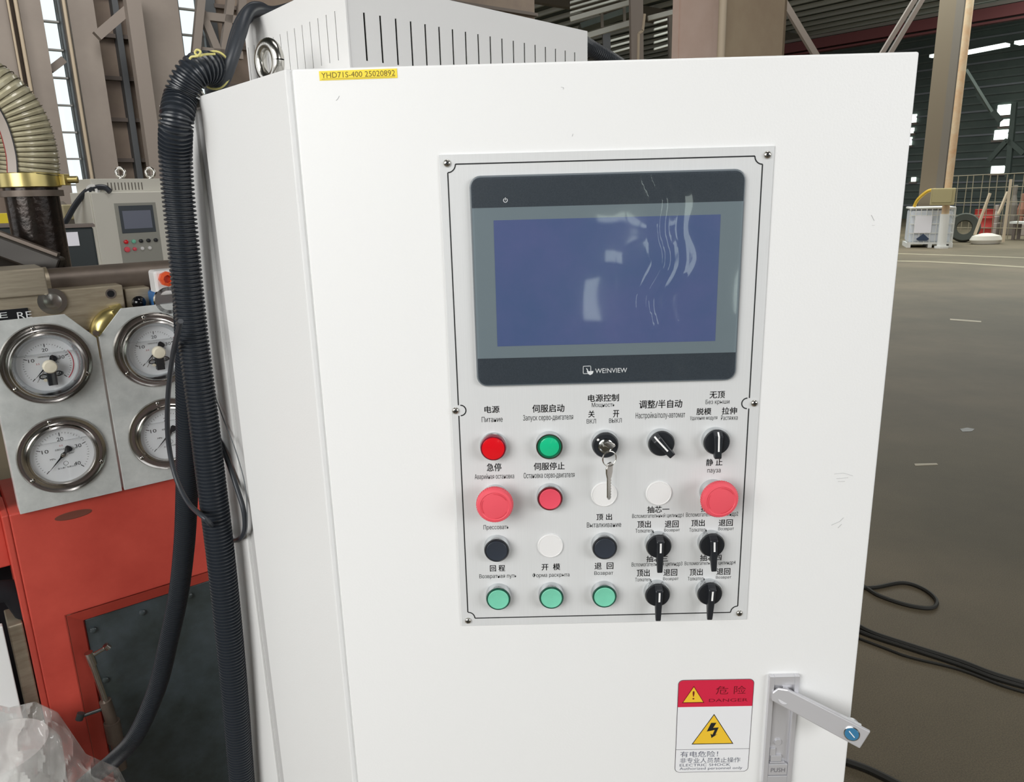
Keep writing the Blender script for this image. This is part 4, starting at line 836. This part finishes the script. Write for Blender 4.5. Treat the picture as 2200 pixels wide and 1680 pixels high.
    if contact:
        k = MB().lathe([(.0145, hb-.01), (.0145, hb+.004), (.012, hb+.0075), (.0001, hb+.0085)], 28, T(.002, -.002, 0), cap1=False).build('adjusting_knob', mat('ivory_plastic', (232, 226, 206), .4), g, smooth=True)
        b = MB(); b.box(-.006, .012, -.046, -.012, zd+.001, zd+.016); b.build('contact_block', BLKP, g, bevel=.0008)
        b = MB(); b.tube([(.008*cos(x)-.012, .005*sin(x)-.025, zd+.006) for x in [2*pi*q/16 for q in range(17)]], .0014, 6, caps=False); b.tube([(.008*cos(x)+.017, .005*sin(x)-.022, zd+.006) for x in [2*pi*q/16 for q in range(17)]], .0014, 6, caps=False); b.build('contact_wires', BLKP, g, smooth=True)
        b = MB(); b.bar((-.005, -.012, zd+.014), (-.005, -.037, zd+.014), .0008); b.bar((.013, -.012, zd+.014), (.013, -.036, zd+.014), .0008); b.bar((-.004, -.004, zd+.008), (-.026, -.036, zd+.008), .001); b.bar((-.006, -.002, zd+.008), (-.016, -.026, zd+.01), .001); b.build('contact_arms', CHROME2, g)
        b = MB(); b.cyl((-.010, -.033, zd), (-.010, -.033, zd+.012), .0035, n=12); b.build('terminal_post', mat('ivory_plastic', (232, 226, 206), .4), g, smooth=True)
    for k, a in enumerate((100, 215, 335)): screw_head(g, .0835*cos(R(a)), .0835*sin(R(a)), .004, .0052, rot=k)
    gl = MB().lathe([(rb-.0075, hb-.002), (rb-.0075, hb-.0015)], 48).build('glass', GLASS, g)
    ol = MB(); ypl = .026 if contact else .034; rr_ = rb-.010; x_ = sqrt(rr_**2-ypl**2)
    ol.box(-x_, x_, ypl, ypl+.0008, zd+.002, hb-.004); ol.build('fluid_line', OIL, g); return g
gauge(101, 782, True, 'contact pressure gauge with ivory knob, upper left of the four'); gauge(135, 977, False, 'plain pressure gauge with black needle, lower left of the four')
gauge(333, 752, True, 'contact pressure gauge with ivory knob, partly behind the hose'); gauge(362, 932, False, 'plain pressure gauge behind the looping cable, lower right')
# steelwork above the plates
def mbox(name, pts, z0, z1, mt, label, cat, bevel=.003):
    P = [mh(a, b, z1) for a, b in pts]; x0, x1 = min(p.x for p in P), max(p.x for p in P); y0, y1 = min(p.y for p in P), max(p.y for p in P)
    return tag(MB().box(x0, x1, y0, y1, z0, z1).build(name, mt, M=MF, bevel=bevel), label, cat)
def mb2(name, px0, px1, pyt, pyb, z0, z1, mt, par_=None, bevel=.003):
    t = mh((px0+px1)/2, pyt, z1).y; b = mh((px0+px1)/2, pyb, z1).y; y = (pyt+pyb)/2; x0 = mh(px0, y, z1).x; x1 = mh(px1, y, z1).x
    o = MB().box(x0, x1, b, t, z0, z1).build(name, mt, par_, bevel=bevel)
    if not par_: o.matrix_world = MF
    return o
blk = thing('steel_crossbar', 'long oily steel bar with bolts above the gauge plates', 'steel bar', MF)
mb2('bar', -60, 272, 625, 720, -.16, -.06, OSTEEL, blk); mb2('end_block', 273, 328, 618, 700, -.16, -.07, OSTEEL, blk)
c = mh(112, 647, -.06); MB().lathe([(.03, 0), (.03, .004), (.018, .0042), (.018, .014), (.01, .016)], 24, T(c.x, c.y, -.06)).build('cap_bolt', CHROME2, blk, smooth=True)
c = mh(238, 631, -.06); MB().lathe([(.012, 0), (.012, .001), (.0085, .001)], 20, T(c.x, c.y, -.06)).build('hole_rim', CHROME2, blk, smooth=True); MB().lathe([(.0082, .001), (.0001, .0012)], 18, T(c.x, c.y, -.06)).build('hole', DARKIN, blk)
kb_ = mh(298, 650, -.05); kn_ = blk; KM = T(kb_.x, kb_.y, -.05)
MB().lathe([(.004, -.02), (.006, -.012), (.013, -.007), (.0165, .002), (.013, .012), (.006, .0165), (.0005, .0175)], 24, KM).build('ball_knob', mat('gloss_black', (16, 17, 20), .08), kn_, smooth=True)
MB().cyl((0, 0, -.03), (0, 0, -.01), .004, n=10, M=KM).build('knob_stem', CHROME2, kn_)
tag(mb2('steel_block', -50, 101, 580, 640, -.2, -.05, mat('ground_steel', (182, 172, 154), .35, .4, c2=(154, 146, 128), scale=10, stretch=(1, 12, 1))), 'ground steel block at the left, above the long bar', 'steel block')
br_ = thing('round_beam', 'dark oily round steel beam below the far cabinet', 'steel beam', MF); p0, p1 = mh(92, 598, -.14), mh(420, 583, -.14)
MB().cyl((p0.x, p0.y-.02, -.16), (p1.x, p0.y-.02, -.16), .041, n=24).build('bar', OSTEEL2, br_, smooth=True)
m = MB(); m.cyl((p0.x-.004, p0.y-.02, -.16), (p0.x+.012, p0.y-.02, -.16), .045, n=24); m.build('weld_collar', OSTEEL, br_, smooth=True)
tag(mb2('shadow_trough', 95, 400, 612, 640, -.4, -.2, DARKIN), 'black block standing for shade in the oily gap under the round beam', 'trough')  # dark box added where the gap lies in shade
dm = mh(0, 660, -.03); o = tag(mb2('name_plate', -40, 64, 666, 700, -.062, -.055, DARKIN, bevel=.001), 'small black plate with worn white lettering above the left gauge', 'plate')
m = MB(); p_ = mh(6, 672, -.05); q_ = mh(52, 671, -.05); text_mb(m, 'E', p_.x-.008, p_.x+.008, p_.y-.012, p_.y, -.0545); text_mb(m, 'RE', q_.x-.014, q_.x+.014, q_.y-.014, q_.y+.001, -.0545); m.build('lettering', LOGO, o)
br = thing('brass_elbow', 'yellow brass elbow fitting between the gauge plates', 'fitting', MF); c = mh(205, 690, -.1)
MB().tube(spline([(c.x+.05, c.y+.012, -.045), (c.x+.02, c.y+.008, -.045), (c.x, c.y-.02, -.045), (c.x, c.y-.08, -.045)], 8), .026, 16).build('elbow', BRASS, br, smooth=True); MB().cyl((c.x+.03, c.y+.009, -.045), (c.x+.055, c.y+.013, -.045), .031, n=6).build('nut', BRASS, br)
# valve cluster beside the hose
vc = thing('valve_block', 'small valve with orange knob and blue body beside the hose', 'valve', MF)
a = mh(340, 600, -.0); MB().box(a.x-.008, a.x+.05, a.y-.04, a.y+.02, -.06, 0).build('body', PLUG, vc, bevel=.006)
a = mh(358, 599, .01); MB().lathe([(.017, 0), (.018, .006), (.018, .02), (.01, .022), (.009, .01)], 8, T(a.x, a.y, .0)).build('orange_knob', ORANGE, vc)
a = mh(340, 645, -.01); MB().box(a.x-.008, a.x+.1, a.y-.05, a.y+.02, -.09, -.012).build('blue_body', BLUEV, vc, bevel=.006)
a = mh(366, 646, .01); MB().lathe([(.032, 0), (.035, .004), (.033, .01), (.024, .01), (.023, .002)], 24, T(a.x, a.y, -.01)).build('round_cap', CHROME, vc, smooth=True)
# tall dark pipe, clamp and clear hose
pipe_c = mh(82, 480, -.35); Pb = MF @ V((pipe_c.x, -.30, -.35)); 
tp_w = MF @ mh(62, 395, -.35)
dp = thing('riser_pipe', 'oily dark steel riser pipe at the left above the press', 'pipe'); b0 = MF @ mh(96, 560, -.35); t0 = MF @ mh(66, 405, -.35); dirp = (t0-b0).normalized()
b0 = V((t0.x, t0.y, b0.z)); MB().cyl(b0-V((0, 0, .08)), V((t0.x, t0.y, t0.z+.03)), .061, n=32).build('tube', DPIPE, dp, smooth=True)
MB().cyl(V((t0.x, t0.y, t0.z-.02)), V((t0.x, t0.y, t0.z-.005)), .072, n=32).build('collar', OSTEEL2, dp, smooth=True)
cl_ = thing('hose_clamp', 'brass coloured band clamp holding the clear hose', 'clamp', T(t0.x, t0.y, t0.z+.02))
MB().lathe([(.068, -.018), (.0705, -.016), (.0705, .016), (.068, .018)], 40, cap0=False, cap1=False).build('band', BRASS, cl_, smooth=True)
m = MB(); uu = V((cos(R(20)), sin(R(20)), 0)); w0 = uu*.075; m.cyl(w0+V((-.01, 0, 0)), w0+uu*.035, .009, n=12); m.box(w0.x-.015, w0.x+.012, w0.y-.012, w0.y+.012, -.014, .014); m.build('clamp_bolt', BRASS, cl_, bevel=.001)
ch = thing('clear_hose', 'clear wire reinforced suction hose rising at the top left', 'hose'); top = V((t0.x, t0.y, t0.z+.01))
Yh = t0.y
hp_ = [top, ondepth(60, 330, Yh), ondepth(38, 260, Yh-.01), ondepth(-5, 205, Yh-.03), ondepth(-70, 165, Yh-.05), ondepth(-160, 140, Yh-.08)]
PH = resample(spline(hp_, 20), .0031); rr_ = [.0655+.0018*cos(i*pi/2) for i in range(len(PH))]
MB().tube(PH, rr_, 28).build('hose_wall', CLEARH, ch, smooth=True)
for i in range(2, len(PH)-1, 4):
    t = (PH[i+1]-PH[i-1]).normalized(); Q = T(*PH[i]) @ t.to_track_quat('Z', 'Y').to_matrix().to_4x4()
    MB().tube([(.0673*cos(a), .0673*sin(a), 0) for a in [2*pi*k/28 for k in range(29)]], .0013, 5, Q, caps=False).build('wire_coil', WIRE, ch, smooth=True)
def hstripe(off, w, mt, nm):
    m = MB(); L = []
    for i, p in enumerate(PH):
        t = (PH[min(i+1, len(PH)-1)]-PH[max(i-1, 0)]).normalized(); side = t.cross(V((0, -1, 0))).normalized(); fwd = side.cross(t).normalized()
        if fwd.y > 0: fwd = -fwd
        for o_ in (off-w/2, off+w/2): L.append(p+side*o_+fwd*sqrt(max(.0695**2-o_*o_, 0)))
    m.add(L, [(2*i, 2*i+1, 2*i+3, 2*i+2) for i in range(len(PH)-1)]); m.build(nm, mt, ch)
hstripe(.0, .022, HSTR, 'pale_stripe'); hstripe(-.012, .003, HRED, 'red_line'); hstripe(.0125, .003, INK, 'black_line')
# dark oily machinery left of the far cabinet
pt_ = thing('press_arm', 'dark oily steel arm slanting in from the left', 'steel arm'); a0, a1 = MF @ mh(-60, 505, -.3), MF @ mh(130, 575, -.22)
MB().bar(a0, a1, .04, .05).build('arm', mat('oily_black', (48, 44, 40), .35, .2), pt_, bevel=.005); MB().bar(a0+V((0, 0, .03)), a1+V((0, 0, .03)), .02, .012).build('edge_rail', OSTEEL2, pt_)
tag(mb2('oil_tray', -50, 130, 530, 582, -.9, -.32, mat('oily_black', (48, 44, 40), .35, .2)), 'dark oily tray behind the steel block at the left', 'tray')
# rod fitting over the cover
rf = thing('ball_valve', 'slim steel rod with cross handle in front of the dark cover', 'valve'); RY = (MF @ mh(215, 1500, .02)).y
def rp_(px, py): return MF @ mh(px, py, .03)
MB().cyl(rp_(226, 1505), rp_(198, 1425), .0078, n=14).build('rod', CHROME2, rf, smooth=True); MB().cyl(rp_(240, 1550), rp_(226, 1505), .014, n=16).build('sleeve', OSTEEL2, rf, smooth=True)
MB().cyl(rp_(248, 1590), rp_(240, 1550), .019, n=16).build('lower_body', OSTEEL2, rf, smooth=True); MB().cyl(rp_(262, 1650), rp_(248, 1590), .013, n=12).build('tail', OSTEEL2, rf, smooth=True)
MB().cyl(rp_(192, 1412), rp_(232, 1388), .005, n=10).build('cross_handle', CHROME2, rf, smooth=True); MB().cyl(rp_(190, 1402), rp_(200, 1428), .010, n=12).build('clevis', CHROME2, rf, smooth=True)
MB().cyl(rp_(172, 1540), rp_(218, 1524), .0045, n=10).build('lock_screw', PDARK, rf, smooth=True); MB().cyl(rp_(170, 1546), rp_(174, 1532), .009, n=10).build('screw_head', PDARK, rf, smooth=True); MB().cyl(rp_(226, 1386), rp_(234, 1392), .008, n=10).build('handle_end', CHROME2, rf, smooth=True)
# crumpled plastic wrap at the bottom left
pb_ = MB(); nx, ny = 70, 56; vs = []; fs = []
outl = [(-60, 1500), (20, 1520), (75, 1507), (124, 1530), (185, 1620), (255, 1650), (290, 1720), (330, 1800)]
def top_y(x):
    for (a, b), (c, d) in zip(outl, outl[1:]):
        if a <= x <= c: return b+(d-b)*(x-a)/(c-a)
    return 1800
for j in range(ny+1):
    for i in range(nx+1):
        x = -60+380*i/nx; t = j/ny; y = top_y(x)+(1960-top_y(x))*t**1.2
        nz = noise.noise(V((x*.012, y*.01, 1.7))); rd_ = 1-abs(noise.noise(V((x*.010+y*.008, y*.006-x*.008, 5))))*2
        rd2 = 1-abs(noise.noise(V((x*.02-y*.012, y*.011+x*.006, 9))))*2
        dep = 1.30-.12*sin(min(1, t*1.6)*pi/2)+.05*nz-.035*max(rd_, 0)**4-.014*max(rd2, 0)**5
        vs.append(tuple(ondepth(x, y, dep)))
for j in range(ny):
    for i in range(nx): a = j*(nx+1)+i; fs.append((a, a+1, a+nx+2, a+nx+1))
pb_.add(vs, fs); wrap = thing('plastic_bag', 'crumpled clear plastic bag wrapped round a white part, bottom left', 'plastic bag')
o = pb_.build('film', BAGP, wrap, smooth=True); so = o.modifiers.new('thick', 'SOLIDIFY'); so.thickness = .0008
ib_ = ondepth(20, 1640, 1.42); m = MB(); m.lathe([(.10, -.5), (.12, -.02), (.10, .02), (.02, .04)], 32, T(ib_.x-.02, ib_.y, ib_.z+.02)); tag(m.build('wrapped_cylinder', PLUG, smooth=True), 'white cylinder inside the crumpled plastic bag', 'cylinder')

# ================================================================== things behind the press
def far_cabinet():
    c = ondepth(246, 447, 6.1); FC = frame(c.x, c.y, R(50))
    def fh(px, py, off=0): return hit(FC, px, py, off)
    g = thing('electrical_cabinet', 'second electrical cabinet far behind the press, greyish white', 'cabinet', FC)
    x0 = fh(203, 480).x; yt = fh(240, 412).y
    MB().box(x0, x0+.72, -H, yt, -.38, -.02).build('body', BEIGE, g, bevel=.004); MB().box(x0+.01, x0+.71, -H+.1, yt-.005, -.02, 0).build('door', BEIGE, g, bevel=.004)
    yh_ = fh(240, 384, -.05).y; MB().box(x0+.04, x0+.6, yt, yh_, -.34, -.05).build('hood', BEIGE, g, bevel=.003)
    s0, s1 = fh(232, 400, -.05).x, fh(305, 400, -.05).x
    for i in range(11):
        x = s0+(s1-s0)*i/10; MB().box(x-.004, x+.004, fh(270, 408, -.05).y, fh(270, 392, -.05).y, -.05, -.0485).build('slot', COLD, g)
    P0, P1, P2_ = fh(246, 447), fh(313, 443), fh(330, 562); pw_ = .327; ph_ = .5187
    cp2 = MB().box(0, pw_, -ph_, 0, 0, .004).build('control_plate', mat('grey_plate', (160, 160, 152), .5), g)
    MB().box(.028, .299, -.234, -.021, .004, .008).build('screen_bezel', BEZ, g, bevel=.002); MB().box(.05, .275, -.2, -.06, .008, .009).build('screen_display', mat('dusty_screen', (112, 118, 136), .3), g)
    for i, (cx, cy, mt, rr) in enumerate(((.043, -.30, REDL, .016), (.103, -.30, GRNC, .015), (.163, -.3, BLKP, .015), (.223, -.3, BLKP, .015), (.283, -.3, BLKP, .015), (.043, -.36, REDE, .021), (.103, -.36, REDC, .014), (.163, -.36, PLUG, .014), (.223, -.36, PLUG, .014))):
        MB().lathe([(rr, .004), (rr, .02), (rr*.7, .023)], 16, T(cx, cy, 0)).build('button', mt, g, smooth=True)
    for px in (265, 329):
        e = fh(px, 376, -.15); eyebolt(FC @ V((e.x, yh_, -.2)), R(20), 2.0, ['steel eye bolt, left on the far cabinet', 'steel eye bolt, right on the far cabinet'][px > 300])
    YY = c.y-.05
    tag(MB().tube(spline([ondepth(237, 412, YY), ondepth(225, 403, YY), ondepth(208, 403, YY), ondepth(185, 412, YY), ondepth(162, 440, YY), ondepth(145, 470, YY), ondepth(134, 492, YY), ondepth(128, 530, YY)], 8), .022, 10).build('hose', RUBBER, smooth=True), 'black hose arching from the far cabinet', 'hose')
    rg = thing('ring_clamp', 'white ring clamp on the arching black hose', 'clamp', frame(*ondepth(200, 409, YY).to_2d(), 0, ondepth(200, 409, YY).z))
    MB().lathe([(.045, -.02), (.045, .02), (.026, .02), (.026, -.02)], 20, cap0=False, cap1=False).build('ring', PLUG, rg, smooth=True)
far_cabinet()
def far_box(px0, px1, py0, py1, Y, label):
    a, b = ondepth(px0, py0, Y), ondepth(px1, py1, Y); w = (b.x-a.x); g = thing('power_unit', label, 'power unit', T((a.x+b.x)/2, Y, 0) @ Matrix.Rotation(R(30), 4, 'Z'), 'black power units behind the press')
    w *= 1.0; MB().box(-w/2, w/2, 0, .3, 0, a.z).build('housing', mat('black_green_enamel', (32, 42, 44), .4), g, bevel=.008)
    MB().box(-w/2-.01, w/2+.01, -.01, .31, a.z, a.z+.012).build('lid', GIRT, g); MB().box(-w/2+.015, -w/2+.015+w*.45, -.004, 0, a.z-.085, a.z-.02).build('paper_label', IBCL, g)
far_box(128, 208, 490, 570, 3.7, 'black power unit with a white label, right of the riser pipe')
far_box(-30, 40, 490, 570, 3.8, 'black power unit with a white label at the left edge')
tag(MB().box(-.6, .2, -.2, .2, 0, .06).build('shelf_plate', YEL, M=T(*ondepth(15, 478, 5.2))), 'yellow metal ledge at the left edge behind the press', 'ledge')
g = thing('motor', 'cream motor casing between the riser pipe and far cabinet', 'motor', T(*ondepth(142, 462, 6.9)))
MB().box(-.07, .05, -.1, .1, -.04, .09).build('casing', mat('cream_enamel', (196, 186, 150), .5), g, bevel=.01); MB().lathe([(.04, .1), (.06, .13), (.03, .16)], 12, T(-.04, 0, -.04)).build('cap', COLD, g, smooth=True); MB().box(-.06, .04, -.08, .08, -ondepth(142, 462, 6.9).z, -.04).build('stand', COLD, g)
